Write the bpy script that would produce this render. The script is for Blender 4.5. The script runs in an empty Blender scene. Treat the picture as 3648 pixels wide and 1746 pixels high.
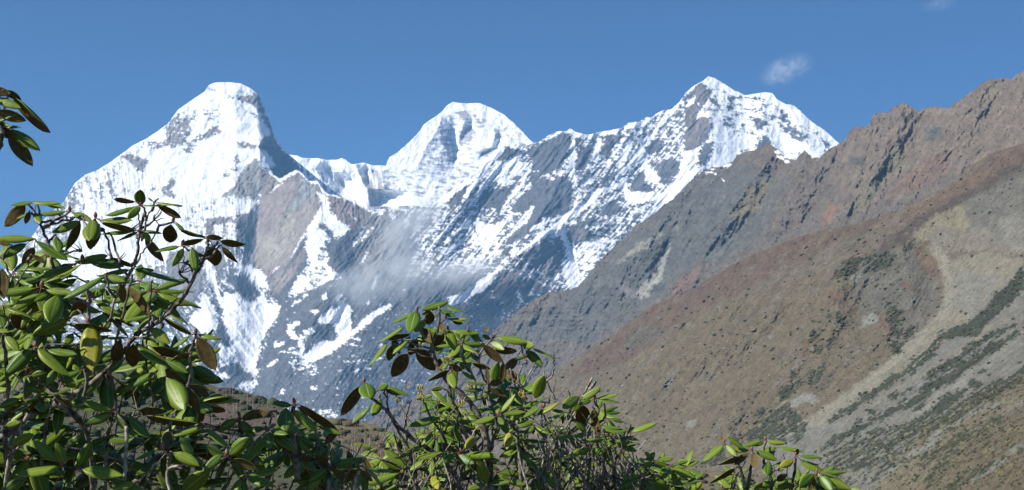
import bpy, math, random
import numpy as np
from mathutils import Vector

R = math.radians
scene = bpy.context.scene
col = scene.collection

# ------------------------------------------------------------------ camera
PW, PH = 3648.0, 1746.0
HFOV, PITCH, EYE = R(40.0), R(9.0), 1.6
TH = math.tan(HFOV / 2)
cam_data = bpy.data.cameras.new("camera")
cam_data.sensor_fit = 'HORIZONTAL'
cam_data.angle = HFOV
cam_data.clip_start, cam_data.clip_end = 0.05, 80000
cam = bpy.data.objects.new("camera", cam_data)
cam.location = (0, 0, EYE)
cam.rotation_euler = (R(90) + PITCH, 0, 0)
col.objects.link(cam)
scene.camera = cam

# ------------------------------------------------------------------ sky, sun, exposure
TO_SUN = Vector((-0.74, -0.34, 0.58)).normalized()
world = bpy.data.worlds.new("World")
scene.world = world
world.use_nodes = True
wn = world.node_tree.nodes
sky = wn.new('ShaderNodeTexSky')
sky.sky_type = 'NISHITA'
sky.sun_disc = False
sky.sun_elevation = math.asin(TO_SUN.z)
sky.sun_rotation = math.atan2(TO_SUN.x, TO_SUN.y)
sky.altitude = 2000
sky.air_density = 1.0
sky.dust_density = 0.0
sky.ozone_density = 10.0
wn['Background'].inputs['Strength'].default_value = 0.062
world.node_tree.links.new(sky.outputs[0], wn['Background'].inputs['Color'])
sd = bpy.data.lights.new("sun", 'SUN')
sd.energy, sd.angle, sd.color = 4.9, R(0.5), (1.0, 0.955, 0.88)
sun = bpy.data.objects.new("sun", sd)
sun.rotation_euler = TO_SUN.to_track_quat('Z', 'Y').to_euler()
sun.location = (-40, -20, 60)
col.objects.link(sun)
scene.view_settings.view_transform = 'Standard'
scene.view_settings.look = 'None'
scene.view_settings.exposure = 0.68
scene.view_settings.gamma = 1.0
scene.render.engine = 'CYCLES'
cy = scene.cycles
cy.max_bounces, cy.diffuse_bounces, cy.glossy_bounces = 6, 3, 2
cy.transmission_bounces, cy.volume_bounces, cy.transparent_max_bounces = 2, 1, 8
cy.use_denoising = True

# ------------------------------------------------------------------ helpers
def tag(o, label=None, cat=None, group=None, kind=None):
    if label: o['label'] = label
    if cat: o['category'] = cat
    if group: o['group'] = group
    if kind: o['kind'] = kind
    return o

def ray(X, Y):
    """direction (per metre forward) through a point of the view"""
    cx = (np.asarray(X, float) - PW / 2) / (PW / 2) * TH
    cyy = (PH / 2 - np.asarray(Y, float)) / (PW / 2) * TH
    s, c = math.sin(PITCH), math.cos(PITCH)
    yy = c - cyy * s
    return cx / yy, (s + cyy * c) / yy

def at(X, Y, D):
    rx, rz = ray(X, Y)
    return np.stack([rx * D, np.broadcast_to(D, rx.shape) * 1.0, EYE + rz * D], -1)

def h2(ix, iy, seed):
    n = (ix.astype(np.int64) * 374761393 + iy.astype(np.int64) * 668265263 + seed * 974634777) & 0xffffffff
    n = ((n ^ (n >> 13)) * 1274126177) & 0xffffffff
    n = (n ^ (n >> 16)) & 0xffffffff
    return n.astype(np.float32) / np.float32(4294967295.0)

def vnoise(x, y, seed=0):
    x0, y0 = np.floor(x), np.floor(y)
    fx, fy = (x - x0).astype(np.float32), (y - y0).astype(np.float32)
    ix, iy = x0.astype(np.int64), y0.astype(np.int64)
    u = fx * fx * fx * (fx * (fx * 6 - 15) + 10)
    v = fy * fy * fy * (fy * (fy * 6 - 15) + 10)
    # gradient noise
    def g(dx, dy):
        a = h2(ix + dx, iy + dy, seed) * np.float32(6.2831853)
        return np.cos(a) * (fx - dx) + np.sin(a) * (fy - dy)
    a, b, c_, d = g(0, 0), g(1, 0), g(0, 1), g(1, 1)
    return ((a + (b - a) * u) * (1 - v) + (c_ + (d - c_) * u) * v) * 1.5   # about -1..1

def fbm(x, y, octv=4, seed=0, gain=0.5, ridged=False):
    s, a, t = 0, 1.0, 0
    for k in range(octv):
        n = vnoise(x * 2.03 ** k + 17.3 * k, y * 2.03 ** k - 9.1 * k, seed + k)
        if ridged: n = 1 - 2 * np.abs(n)
        s = s + a * n; t += a; a *= gain
    return s / t

def sstep(a, b, x):
    t = np.clip((x - a) / (b - a), 0, 1)
    return t * t * (3 - 2 * t)

# ------------------------------------------------------------------ canvas of ground cover and relief (per direction, 2.5 units a cell)
CS = 2.0
CX0, CY0, CX1, CY1 = -240, 100, 3900, 1900
gx = np.arange(CX0, CX1, CS, dtype=np.float32)
gy = np.arange(CY0, CY1, CS, dtype=np.float32)
GX, GY = np.meshgrid(gx, gy)
TILES = dict(t1=(200, 280, 2.68), t2=(600, 280, 2.68), t3=(600, 640, 2.68), t4=(600, 1000, 2.68), t5=(1100, 640, 2.68),
             t6=(1100, 1000, 2.68), t7=(1000, 340, 2.68), t8=(1450, 340, 2.68), u1=(1600, 640, 2.68), u2=(1900, 360, 2.68),
             u3=(2050, 600, 2.68), u4=(2400, 240, 2.68), u5=(3000, 240, 2.466), u6=(3000, 700, 2.466), u7=(2400, 800, 2.466),
             u8=(2900, 1150, 2.068), z7=(2000, 900, 1.4575), z8=(1000, 1000, 1.653), z4=(600, 800, 1.644), s=(0, 0, 1.0))

def pts(tile, s):
    ox, oy, k = TILES[tile]
    v = [float(a) for a in s.replace(',', ' ').split()]
    return np.array([(ox + v[i] / k, oy + v[i + 1] / k) for i in range(0, len(v), 2)])

def window(p, m):
    i0 = max(0, int((p[:, 0].min() - m - CX0) / CS)); i1 = min(len(gx), int((p[:, 0].max() + m - CX0) / CS) + 2)
    j0 = max(0, int((p[:, 1].min() - m - CY0) / CS)); j1 = min(len(gy), int((p[:, 1].max() + m - CY0) / CS) + 2)
    return slice(j0, max(j0, j1)), slice(i0, max(i0, i1))

def seg_dist(p, X, Y, closed=False):
    best = np.full(X.shape, 1e9, np.float32); par = np.zeros(X.shape, np.float32)
    q = list(p) + ([p[0]] if closed else [])
    n = len(q) - 1
    for k in range(n):
        ax, ay = q[k]; bx, by = q[k + 1]
        dx, dy = bx - ax, by - ay
        t = np.clip(((X - ax) * dx + (Y - ay) * dy) / (dx * dx + dy * dy + 1e-9), 0, 1)
        d = np.hypot(X - ax - t * dx, Y - ay - t * dy)
        m = d < best
        best = np.where(m, d, best); par = np.where(m, (k + t) / n, par)
    return best, par

def poly_mask(p, soft):
    W = window(p, soft + 4)
    X, Y = GX[W], GY[W]
    inside = np.zeros(X.shape, bool)
    for k in range(len(p)):
        ax, ay = p[k]; bx, by = p[(k + 1) % len(p)]
        if ay == by: continue
        c = ((ay > Y) != (by > Y)) & (X < (bx - ax) * (Y - ay) / (by - ay) + ax)
        inside ^= c
    d, _ = seg_dist(p, X, Y, True)
    return W, sstep(-soft, soft, np.where(inside, d, -d))

def line_mask(p, w, soft, taper=True):
    W = window(p, w + soft + 4)
    d, t = seg_dist(p, GX[W], GY[W])
    ww = w * (1 - 0.6 * np.abs(2 * t - 1) ** 2) if taper else w
    return W, 1 - sstep(ww / 2 - soft, ww / 2 + soft, d)

def paint(field, W, m, v):
    if field.ndim == 3:
        field[W] = field[W] * (1 - m[..., None]) + np.array(v, np.float32) * m[..., None]
    else:
        field[W] = field[W] * (1 - m) + v * m

def P(field, tile, v, s, soft=6): paint(field, *poly_mask(pts(tile, s), soft), v)
def L(field, tile, v, w, s, soft=3): paint(field, *line_mask(pts(tile, s), w / TILES[tile][2], soft), v)

def sample(field, X, Y):
    u = np.clip((X - CX0) / CS, 0, field.shape[1] - 1.001); v = np.clip((Y - CY0) / CS, 0, field.shape[0] - 1.001)
    i, j = u.astype(int), v.astype(int)
    fu, fv = u - i, v - j
    if field.ndim == 3: fu, fv = fu[..., None], fv[..., None]
    return (field[j, i] * (1 - fu) + field[j, i + 1] * fu) * (1 - fv) + (field[j + 1, i] * (1 - fu) + field[j + 1, i + 1] * fu) * fv

WX = 11 * fbm(GX / 70, GY / 70, 3, 5) + 4 * fbm(GX / 13, GY / 13, 2, 6)
WY = 11 * fbm(GX / 70, GY / 70, 3, 8) + 4 * fbm(GX / 13, GY / 13, 2, 9)
def warped(field, k=1.0): return sample(field, GX + k * WX, GY + k * WY)

# ------------------------------------------------------------------ where snow lies on the massif (0 bare rock, 1 full snow)
SN = np.full(GX.shape, 0.5, np.float32)
# -- left peak
P(SN, 's', .87, '-240 100 1040 100 1040 560 930 600 880 760 780 860 640 980 400 1100 -240 1100', 10)
P(SN, 's', .36, '-240 1000 400 1000 640 900 860 760 1000 700 1000 1900 -240 1900', 30)
P(SN, 't1', .64, '200 960 600 740 700 1100 560 1233 100 1233', 12)
P(SN, 't1', .66, '1180 300 1560 300 1560 420 1300 440 1200 330', 8)
P(SN, 't1', .30, '1060 440 1150 340 1290 390 1290 520 1240 600 1130 660 1030 660 1040 560')
P(SN, 't1', .24, '1280 590 1400 530 1540 440 1580 490 1500 560 1360 600 1200 640', 4)
P(SN, 't1', .48, '810 640 900 600 1030 580 1040 680 900 690 830 660')
P(SN, 't1', .15, '620 740 700 710 760 750 860 780 850 830 820 890 780 870 700 790 640 780')
L(SN, 't1', .25, 75, '1110 970 1060 1080 1120 1130')
L(SN, 't1', .45, 50, '900 1060 1010 1060')
L(SN, 't1', .40, 40, '480 870 510 980 530 1080 560 1140')
L(SN, 't1', .40, 34, '280 940 310 1010'); L(SN, 't1', .5, 30, '560 850 590 940')
P(SN, 't1', .40, '160 1020 100 1160 60 1233 110 1233 200 1060')
P(SN, 't1', .55, '1180 640 1330 610 1320 720 1250 730')
P(SN, 's', .46, '240 650 140 800 60 900 120 1000 240 900 300 740', 14)
P(SN, 't2', .22, '550 165 700 165 820 150 870 180 860 260 830 280 790 230 690 240 640 190', 3)
L(SN, 't2', .30, 16, '380 75 450 110', 2)
L(SN, 't2', .12, 60, '850 200 910 330 955 420 990 540')
P(SN, 't2', .10, '900 540 880 620 860 650 940 720 1020 830 1000 900 1060 950 1150 880 1290 880 1100 690 990 530', 4)
P(SN, 't2', .95, '850 655 900 680 1020 830 990 860 900 750 840 690', 3)
L(SN, 't2', .15, 48, '660 625 740 640 830 640', 2)
P(SN, 't2', .35, '740 320 830 330 860 400 790 350', 3)
L(SN, 't2', .9, 30, '870 400 890 470 910 540', 2)
P(SN, 't2', .10, '830 760 880 810 870 1000 850 1150 800 1130 620 1140 500 1130 620 1030 700 880', 5)
P(SN, 't2', .5, '520 800 640 700 700 800 640 900 560 960 500 880', 10); P(SN, 't2', .8, '480 760 600 700 640 780 560 900 480 880', 10)
# under the left peak
P(SN, 't3', .62, '100 330 350 170 640 160 660 600 500 560 340 560 130 400', 8)
P(SN, 't3', .93, '640 270 640 220 760 150 790 160 820 230 760 330 660 310', 3)
P(SN, 't3', .93, '430 330 480 210 600 230 640 340 560 370', 3)
P(SN, 't3', .25, '340 380 420 360 600 370 640 420 520 430 420 440 430 540 350 520', 4)
P(SN, 't3', .12, '650 330 840 300 830 640 760 700 660 560', 6)
P(SN, 't3', .30, '340 600 500 560 700 800 560 960 420 900 330 800', 10)
P(SN, 't3', .95, '330 480 370 560 420 720 440 960 540 1233 500 1233 400 1000 320 720', 4)
P(SN, 't3', .10, '0 690 330 640 330 930 320 1050 200 1180 0 1200', 10)
P(SN, 't3', .80, '540 700 700 790 720 830 800 800 930 930 900 1000 830 970 700 870 620 800', 3)
P(SN, 't3', .8, '800 960 940 970 940 1040 830 1040', 3)
P(SN, 't3', .10, '590 920 690 930 790 1080 700 1110 560 960', 4)
# spur of bare tan rock
P(SN, 's', .02, '922 590 960 625 1000 645 1060 610 1100 650 1140 665 1145 740 1100 820 1050 900 1000 960 948 985 905 930 915 820 925 700', 4)
P(SN, 's', .06, '948 985 1000 960 1100 830 1120 900 1050 1010 1010 1080 960 1050', 6)
L(SN, 's', 1, 9, '925 588 962 620 998 640 1030 618 1058 606 1078 622 1102 650 1132 650 1150 678 1170 696 1204 702 1240 720 1294 744 1334 756 1356 740', 2)
L(SN, 't2', .9, 18, '970 1090 1010 1030 1080 990', 2); L(SN, 't2', .8, 20, '1140 900 1190 900 1240 880', 2)
L(SN, 't3', .9, 12, '1350 460 1250 600 1150 770', 2); L(SN, 't3', .9, 14, '1050 830 990 890', 2)
P(SN, 't5', .96, '70 110 180 200 190 320 280 390 400 480 560 400 620 370 520 470 400 560 370 700 330 620 240 520 160 570 110 640 40 850 0 860 0 430 80 330 110 230', 3)
P(SN, 't5', .15, '80 380 150 430 260 560 180 580 100 480', 3)
P(SN, 't5', .02, '190 150 330 180 480 260 600 310 560 400 410 480 310 400 250 330 190 260', 3)
L(SN, 't5', .9, 10, '380 310 450 380', 1.5)
P(SN, 's', .10, '1200 850 1320 770 1480 760 1520 900 1480 1100 1280 1120 1190 1000', 12)
P(SN, 't5', .04, '140 600 320 600 280 720 270 870 200 780', 3)
P(SN, 't5', .62, '0 860 150 720 200 800 320 950 200 960 0 1050', 4)
P(SN, 't3', .95, '1350 460 1480 480 1510 560 1440 650 1400 800 1330 780 1310 640', 3)
P(SN, 't3', .93, '1240 920 1350 930 1330 1030 1230 1080 1190 1050', 3)
L(SN, 't5', .7, 30, '520 440 470 560 420 640'); L(SN, 't5', .6, 26, '620 450 560 510 480 620')
P(SN, 't5', .6, '770 320 840 330 800 400 770 390', 3); P(SN, 't5', .65, '900 380 980 300 960 440 890 480', 4)
L(SN, 't5', .85, 35, '640 900 640 960 600 1060', 3); L(SN, 't5', .6, 34, '565 690 530 760 490 810', 3)
L(SN, 't5', .95, 10, '1310 765 1200 870 1080 1010', 1.5)
L(SN, 't5', .9, 50, '1160 280 1060 430 960 560'); L(SN, 't5', .8, 24, '1100 430 1180 330 1290 240')
L(SN, 't5', .85, 34, '1500 230 1380 380 1250 440')
# bottom snow aprons
P(SN, 't4', .14, '230 930 420 600 600 600 860 960 900 700 1040 380 1100 200 1608 0 1608 1233 230 1233', 12)
P(SN, 't4', .98, '320 110 380 180 440 290 475 430 400 500 330 500 240 440 190 400 250 290', 3)
P(SN, 't4', .12, '480 330 540 460 640 600 520 600 440 560 480 440', 5)
P(SN, 't4', .84, '540 110 620 120 720 170 840 190 900 110 950 200 1060 240 1050 330 990 430 890 560 870 700 840 930 800 900 700 760 600 640 520 330', 4)
P(SN, 't4', .98, '560 140 600 200 800 420 880 540 870 700 800 520 640 300', 4); P(SN, 't4', .98, '860 170 940 280 1050 270 1000 400 900 540 940 400', 4)
L(SN, 't4', .1, 16, '1070 310 960 470 880 620 860 900', 2)
P(SN, 't4', .62, '480 600 600 640 750 830 830 930 650 800 480 830', 6)
P(SN, 't4', .92, '370 900 570 880 580 930 430 950', 3); P(SN, 't4', .55, '280 850 480 830 480 900 330 890', 5)
P(SN, 't4', .58, '650 1000 840 920 800 1080 660 1040', 5)
L(SN, 't4', .9, 26, '930 820 1050 750', 2); P(SN, 't4', .92, '1000 580 1100 570 1070 620 1010 620', 3)
P(SN, 't4', .93, '1140 420 1250 390 1270 410 1180 460 1240 560 1180 570 1130 500', 3)
P(SN, 't4', .93, '1240 500 1280 520 1300 650 1260 800 1210 870 1150 800 1250 770', 3)
P(SN, 't4', .93, '1290 720 1430 580 1480 560 1608 620 1480 740 1370 780 1240 860', 3)
P(SN, 't4', .45, '1060 680 1200 620 1250 700 1160 800 1260 880 1420 880 1430 780 1300 740', 5)
P(SN, 't4', .86, '1440 400 1540 260 1608 280 1608 400 1480 400', 3); L(SN, 't4', .75, 44, '1360 300 1440 290')
L(SN, 't4', .75, 30, '1060 1090 1110 1040', 2); L(SN, 't4', .5, 60, '1240 640 1340 480 1400 480'); L(SN, 't4', .5, 40, '1170 240 1260 170 1330 130')
P(SN, 's', .17, '1200 1080 1560 1000 1700 1300 1560 1600 1200 1600', 14)
P(SN, 't6', .97, '270 210 330 190 410 260 400 430 370 540 300 560 250 460 250 340 210 260 280 280', 3)
P(SN, 't6', .96, '90 370 200 250 250 360 110 410', 3)
L(SN, 't6', .97, 62, '770 235 640 310 540 390 440 480', 2); L(SN, 't6', .93, 90, '460 470 300 580 120 680 0 740', 3)
L(SN, 't6', .85, 34, '155 110 150 180', 2); L(SN, 't6', .7, 22, '20 290 90 300'); L(SN, 't6', .5, 60, '520 190 560 220')
for s_ in ('690 740 600 790', '450 780 520 770', '380 710 420 720', '540 840 600 830', '340 760 370 775', '420 880 470 850', '400 610 460 615', '440 560 490 562', '20 1010 80 1030', '660 600 690 640', '10 890 60 890'):
    L(SN, 't6', .72, 20, s_, 2)
# -- right massif
P(SN, 's', .47, '1500 740 1600 676 1752 566 1812 503 1900 500 2019 460 2523 265 3000 400 3000 1300 1500 1300 1440 1000', 12)
P(SN, 's', .66, '2440 320 2523 265 2760 320 3000 500 3000 700 2600 640 2520 600 2480 480', 14)
P(SN, 's', .18, '1440 1000 1800 960 1800 1300 1440 1300', 20); P(SN, 's', .28, '1760 1000 2000 1000 1950 1080 1800 1150', 16)
P(SN, 't8', .06, '870 480 930 470 1130 530 1120 560 1000 580 900 600', 4)
P(SN, 't8', .10, '1150 520 1340 400 1560 360 1580 440 1500 600 1350 740 1200 700 1180 600')
P(SN, 't8', .12, '1180 740 1350 800 1500 900 1520 1000 1350 1100 1200 1150 1000 1100 1100 950 1200 880')
P(SN, 't8', .14, '700 930 900 880 1000 880 930 1030 860 1180 700 1180 690 1060')
P(SN, 't8', .14, '370 950 560 860 620 880 540 960 430 1080 390 1060')
P(SN, 't8', .74, '780 800 850 640 1000 600 1130 680 1100 740 900 830')
L(SN, 't8', 1, 52, '1010 460 930 450 860 530 800 640 700 780 600 900 550 980', 2)
L(SN, 't8', 1, 34, '790 800 700 930 610 1020', 2); L(SN, 't8', 1, 40, '1120 820 1000 960 915 1070', 2)
P(SN, 't8', 1, '880 460 930 428 1000 440 1080 480 1150 510 1060 505 960 475', 2)
L(SN, 't8', .95, 26, '1280 970 1190 1060 1060 1220', 2); L(SN, 't8', .95, 34, '1608 1140 1440 1230', 2)
P(SN, 's', .97, '1508 740 1569 706 1640 655 1720 590 1790 515 1800 525 1730 600 1650 672 1580 722', 3)
P(SN, 'u1', .08, '330 110 500 80 640 20 500 260 300 270 290 180'); P(SN, 'u1', .4, '300 270 480 250 440 330 320 420 200 300')
P(SN, 'u1', .09, '560 500 700 400 850 250 1050 150 1150 170 1120 310 900 400 800 480 640 600 540 640')
L(SN, 'u1', .9, 36, '880 360 960 390 1060 330', 2); L(SN, 'u1', .8, 20, '960 390 840 430 780 480', 2)
L(SN, 'u1', .7, 26, '860 180 800 240'); L(SN, 'u1', .9, 14, '690 570 610 670', 1.5)
P(SN, 'u1', .96, '240 420 280 390 380 440 440 450 360 600 340 640 290 570 250 500', 3)
L(SN, 'u1', .93, 50, '500 420 430 520 370 630 340 700 260 830', 2); L(SN, 'u1', .95, 36, '800 290 720 400 620 480 530 570', 2)
L(SN, 'u1', .8, 34, '180 380 200 480 250 600 330 650', 3); L(SN, 'u1', .6, 60, '180 730 240 780')
L(SN, 'u1', .6, 30, '80 590 30 660 0 690')
P(SN, 'u1', .06, '640 730 830 620 960 590 1080 770 1080 830 900 1000 800 1000 780 800 700 740', 4)
P(SN, 'u1', .38, '560 760 700 740 820 800 920 880 900 1000 700 960 560 850', 6)
P(SN, 'u1', .06, '1110 520 1250 400 1380 520 1400 590 1320 640 1200 610', 4)
P(SN, 'u1', .08, '560 860 900 1020 760 1180 200 1180 340 1060 480 900', 8)
L(SN, 'u1', .55, 60, '650 1040 680 1150 690 1220', 4); L(SN, 'u1', .5, 40, '770 1030 780 1120'); L(SN, 'u1', .5, 40, '400 1060 420 1140'); L(SN, 'u1', .5, 26, '320 1180 200 1170')
P(SN, 'u1', .90, '970 470 1090 480 1130 610 1200 700 1240 850 1240 1000 1140 1040 1090 900 1090 800 1130 750 1040 620 980 540', 4)
P(SN, 'u1', .2, '990 500 1060 560 1130 740 1060 760 1000 640', 5)
P(SN, 'u1', .62, '1240 600 1480 540 1608 600 1350 870 1240 850', 6)
L(SN, 'u1', .4, 60, '1100 1040 1010 1050 1060 900')
L(SN, 'u1', 1, 62, '1608 40 1400 160 1250 280 1130 350 1030 430 900 530 780 620 620 730', 2)
P(SN, 'u1', .97, '530 805 460 850 330 930 180 1040 0 1125 0 1195 60 1190 300 1080 440 940 510 850', 2)
L(SN, 'u2', 1, 46, '120 370 240 310 350 290 430 330 520 340 620 315 740 300 850 265 920 230 1010 215 1080 175 1170 140 1240 110 1320 90 1420 20', 2)
P(SN, 'u2', .06, '60 460 200 345 320 315 370 380 330 500 280 600 160 680 60 640', 4)
P(SN, 'u2', .10, '120 780 330 700 370 900 330 1000 150 1100 0 1160 0 900', 8)
P(SN, 'u2', .2, '440 460 580 380 560 560 480 680 400 640'); P(SN, 'u2', .2, '700 320 830 330 760 470 700 560 660 450')
L(SN, 'u2', .85, 66, '390 390 380 560 360 640 400 780', 3); L(SN, 'u2', .9, 60, '620 370 610 560', 3)
L(SN, 'u2', .92, 62, '960 330 880 480 800 600', 3); L(SN, 'u2', .97, 50, '1270 150 1150 300 1050 430 950 580 820 690 700 760', 3)
L(SN, 'u2', .97, 60, '780 720 600 880 480 1000 250 1150', 3); L(SN, 'u2', .05, 50, '820 650 720 740 640 830', 3)
P(SN, 'u2', .15, '1060 440 1200 360 1220 440 1110 540'); P(SN, 'u2', .10, '1450 300 1480 240 1608 240 1608 430 1440 500', 4)
P(SN, 'u2', .2, '1150 600 1380 540 1400 650 1250 780 1180 730')
P(SN, 'u2', .99, '1600 450 1540 600 1560 680 1400 900 1180 1080 1000 1190 1130 1050 1200 900 1350 780 1400 620 1430 500', 3)
P(SN, 'u2', .93, '1000 540 1060 500 1120 650 1200 800 1080 780', 4); P(SN, 'u2', .15, '960 720 1060 650 1080 780 1170 860 1000 880 920 850', 4)
P(SN, 'u2', .93, '780 700 850 720 900 850 1190 880 1200 930 1000 970 900 990 860 880', 4)
P(SN, 'u2', .15, '640 1000 780 940 830 1000 750 1090 660 1080', 4); P(SN, 'u2', .2, '480 1120 640 1100 700 1150 560 1200', 4)
P(SN, 'u4', .05, '250 150 300 140 350 240 320 320 270 400 240 340 180 330 100 380 90 290 150 240', 3)
P(SN, 'u4', .06, '100 400 200 350 280 390 220 480 330 470 360 580 280 720 200 790 100 800 140 650 190 560 120 560', 4)
P(SN, 'u4', .10, '280 750 400 700 380 780 270 920 240 900', 4)
P(SN, 'u4', .97, '370 520 460 520 560 640 740 680 770 770 620 800 540 900 400 960 330 930 380 800 420 700', 4)
P(SN, 'u4', .98, '0 1100 160 960 210 930 220 1020 30 1233 0 1233', 3); L(SN, 'u4', .97, 46, '280 740 180 850 100 930', 3)
L(SN, 'u4', .9, 36, '210 270 160 320 110 370', 3); L(SN, 'u4', .9, 34, '290 400 240 450 220 480', 3)
P(SN, 'u4', 1, '140 200 330 80 440 120 560 190 640 260 560 260 430 190 350 200 290 130 200 180 130 240', 3)
P(SN, 'u4', 1, '660 270 880 230 945 240 1050 320 1140 350 1310 500 1460 580 1560 710 1500 730 1400 640 1250 560 1050 420 960 340 850 290 750 290', 3)
P(SN, 'u4', .28, '1000 420 1080 430 1120 560 1200 600 1280 660 1280 710 1180 700 1100 650 1020 600 1100 560 1000 480', 5)
P(SN, 'u4', .10, '790 770 860 650 900 660 950 700 950 760', 4); P(SN, 'u4', .2, '760 500 830 480 890 530 830 600 790 600', 4)
L(SN, 'u4', .15, 50, '350 305 430 360', 3); L(SN, 'u4', .2, 50, '490 380 550 385', 3); L(SN, 'u4', .2, 50, '520 300 580 290', 3)
L(SN, 'u4', .3, 40, '470 500 520 570'); L(SN, 'u4', .3, 50, '740 310 800 290'); L(SN, 'u4', .3, 40, '900 450 960 480')
P(SN, 'u4', .96, '960 590 1060 610 1150 700 1300 740 1340 840 1200 800 1050 790 950 720 880 640', 4)
P(SN, 'u4', .96, '1290 600 1420 750 1440 810 1350 870 1300 740', 4); P(SN, 'u4', .2, '1420 700 1500 740 1440 790', 3)

# -- far centre peak and the fluted ridge (own field, behind the others; some low patches paint shadow, not rock)
SA = np.full(GX.shape, .63, np.float32)
P(SA, 't7', .95, '60 540 350 590 540 590 700 650 830 640 1000 670 1000 720 800 800 820 1000 820 1080 640 1000 560 780 440 780 350 680 200 690', 5)
P(SA, 't7', .5, '220 700 350 700 420 860 470 940 420 960 280 820', 5); P(SA, 't7', .42, '800 690 1010 720 1050 900 840 950 790 800', 8)  # former patch is shadowed snow, painted as thinner cover
P(SA, 't7', .12, '820 950 900 960 960 1020 900 1110 830 1080', 5); P(SA, 't7', .9, '1000 980 1400 960 1480 1060 1040 1100', 8)
P(SA, 't7', 1, '1010 690 1040 570 1340 300 1530 150 1540 250 1490 360 1400 460 1360 600 1320 700 1250 730 1150 700', 4)
P(SA, 't8', .56, '300 340 340 400 380 560 430 680 540 700 300 900 130 830 150 620 200 470', 6)
P(SA, 't8', .40, '320 240 350 300 420 480 480 600 470 670 400 650 370 540 340 380', 4)  # shadow beside the rib, painted in as thinner snow
P(SA, 't8', 1, '300 190 330 140 440 50 620 60 760 80 900 150 1040 280 1040 310 900 290 800 260 640 180 560 220 460 160 340 190', 4)
P(SA, 't8', .15, '460 150 540 150 600 200 560 230 500 200', 4); P(SA, 't8', .2, '490 320 640 320 610 440 500 500', 5)  # former patch is rock; latter is a shadow painted as bare ground
P(SA, 't8', .97, '640 370 690 330 850 360 790 490 620 480', 4); P(SA, 't8', .25, '850 330 920 320 910 420 840 420', 4)  # latter patch paints a shadow on the face by lowering the snow
P(SA, 't8', .2, '720 510 790 510 780 590 700 590', 4); P(SA, 't8', .9, '180 770 240 780 280 900 170 860', 4)  # former patch is painted shadow, made by thinning the snow

def thresh(V, N, amp=.95, s=.11):
    a = amp * (.25 + .75 * np.clip(4 * V * (1 - V), 0, 1))
    return sstep(.5 - s, .5 + s, V + a * N)

def rotn(ang, lu, lv, octv, seed, ridged=False):
    c, s = math.cos(R(ang)), math.sin(R(ang))
    u, v = GX * c + GY * s, -GX * s + GY * c
    return fbm((u + 0.35 * WX) / lu, (v + 0.35 * WY) / lv, octv, seed, .62, ridged)

n_str = rotn(4, 40, 8, 5, 21)                 # level ledges
n_dia = rotn(-50, 100, 9, 5, 31)              # bedding that dips to the left
n_dir = rotn(52, 100, 9, 5, 41)               # gullies that fall to the right
n_ver = rotn(84, 95, 8, 3, 51)                # ice flutes
n_iso = fbm(GX / 22, GY / 16, 4, 61, .65)
wd = np.zeros(GX.shape, np.float32); wr = wd.copy(); wv = wd.copy(); ws = wd.copy() + .45
P(wd, 's', 1, '1420 760 1800 500 2520 260 2500 700 2100 1050 1900 1100 1400 1100 1100 1200 1150 900', 60)
P(wr, 's', 1, '640 1000 960 1000 1000 1200 900 1420 500 1420', 50)
P(wv, 's', 1, '200 1000 200 600 440 500 700 700 900 700 860 960 500 1100', 40); P(wv, 's', 1, '1020 540 1380 580 1330 800 1100 800', 20)
ws = np.clip(ws - .35 * wd, 0, 1)
tot = wd + wr + wv + ws + .6
NB = (wd * (.75 * n_dia + .45 * n_str) + wr * n_dir + wv * n_ver * .8 + ws * n_str + .65 * n_iso + .35 * fbm(GX / 7, GY / 5, 3, 65, .6)) / tot * 1.6
J1, J2 = fbm(GX / 11, GY / 8, 4, 66, .7), fbm(GX / 11, GY / 8, 4, 67, .7)
snow_front = thresh(sample(SN, GX + WX + 12 * J1 + 9 * n_dia, GY + WY + 9 * J2 - 9 * n_dia), NB, .98, .085)
wvA = np.zeros(GX.shape, np.float32); P(wvA, 's', 1, '1020 540 1380 580 1330 800 1100 800', 30)
NA = (wvA * n_ver + (1 - wvA) * (1.0 * n_str + .35 * n_iso)) * 1.25
snow_shade_far = thresh(warped(SA), NA, .85, .16)

# ------------------------------------------------------------------ rock and soil colours
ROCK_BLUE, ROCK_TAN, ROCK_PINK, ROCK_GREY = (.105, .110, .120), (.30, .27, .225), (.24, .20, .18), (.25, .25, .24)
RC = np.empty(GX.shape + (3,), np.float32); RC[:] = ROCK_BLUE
P(RC, 's', (.225, .20, .185), '-240 300 930 300 930 590 880 760 820 840 640 900 300 1000 -240 1000', 20)
P(RC, 's', (.23, .22, .21), '-240 800 240 800 640 860 820 900 760 1050 500 1150 -240 1200', 30)
P(RC, 't2', (.29, .27, .235), '830 760 880 810 870 1000 850 1150 800 1130 620 1140 500 1130 620 1030 700 880', 6)
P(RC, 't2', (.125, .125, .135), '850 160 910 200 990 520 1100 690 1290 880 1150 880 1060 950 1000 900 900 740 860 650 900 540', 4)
P(RC, 's', ROCK_PINK, '922 590 960 625 1000 645 1060 610 1100 650 1140 665 1160 720 1100 820 1050 900 1000 960 948 985 905 930 915 820 925 700', 6)
P(RC, 't3', ROCK_TAN, '1090 330 1300 280 1400 300 1130 700 940 900 820 760 860 560 1000 500', 24)
P(RC, 't3', ROCK_GREY, '1270 0 1400 40 1420 160 1290 240 1150 330 1130 260 1260 140', 14); P(RC, 't3', ROCK_GREY, '850 0 900 0 870 200 820 260 800 160', 8)
P(RC, 't3', (.24, .21, .19), '950 960 1150 800 1300 640 1330 700 1180 930 1060 1090 960 1100', 10)
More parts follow.
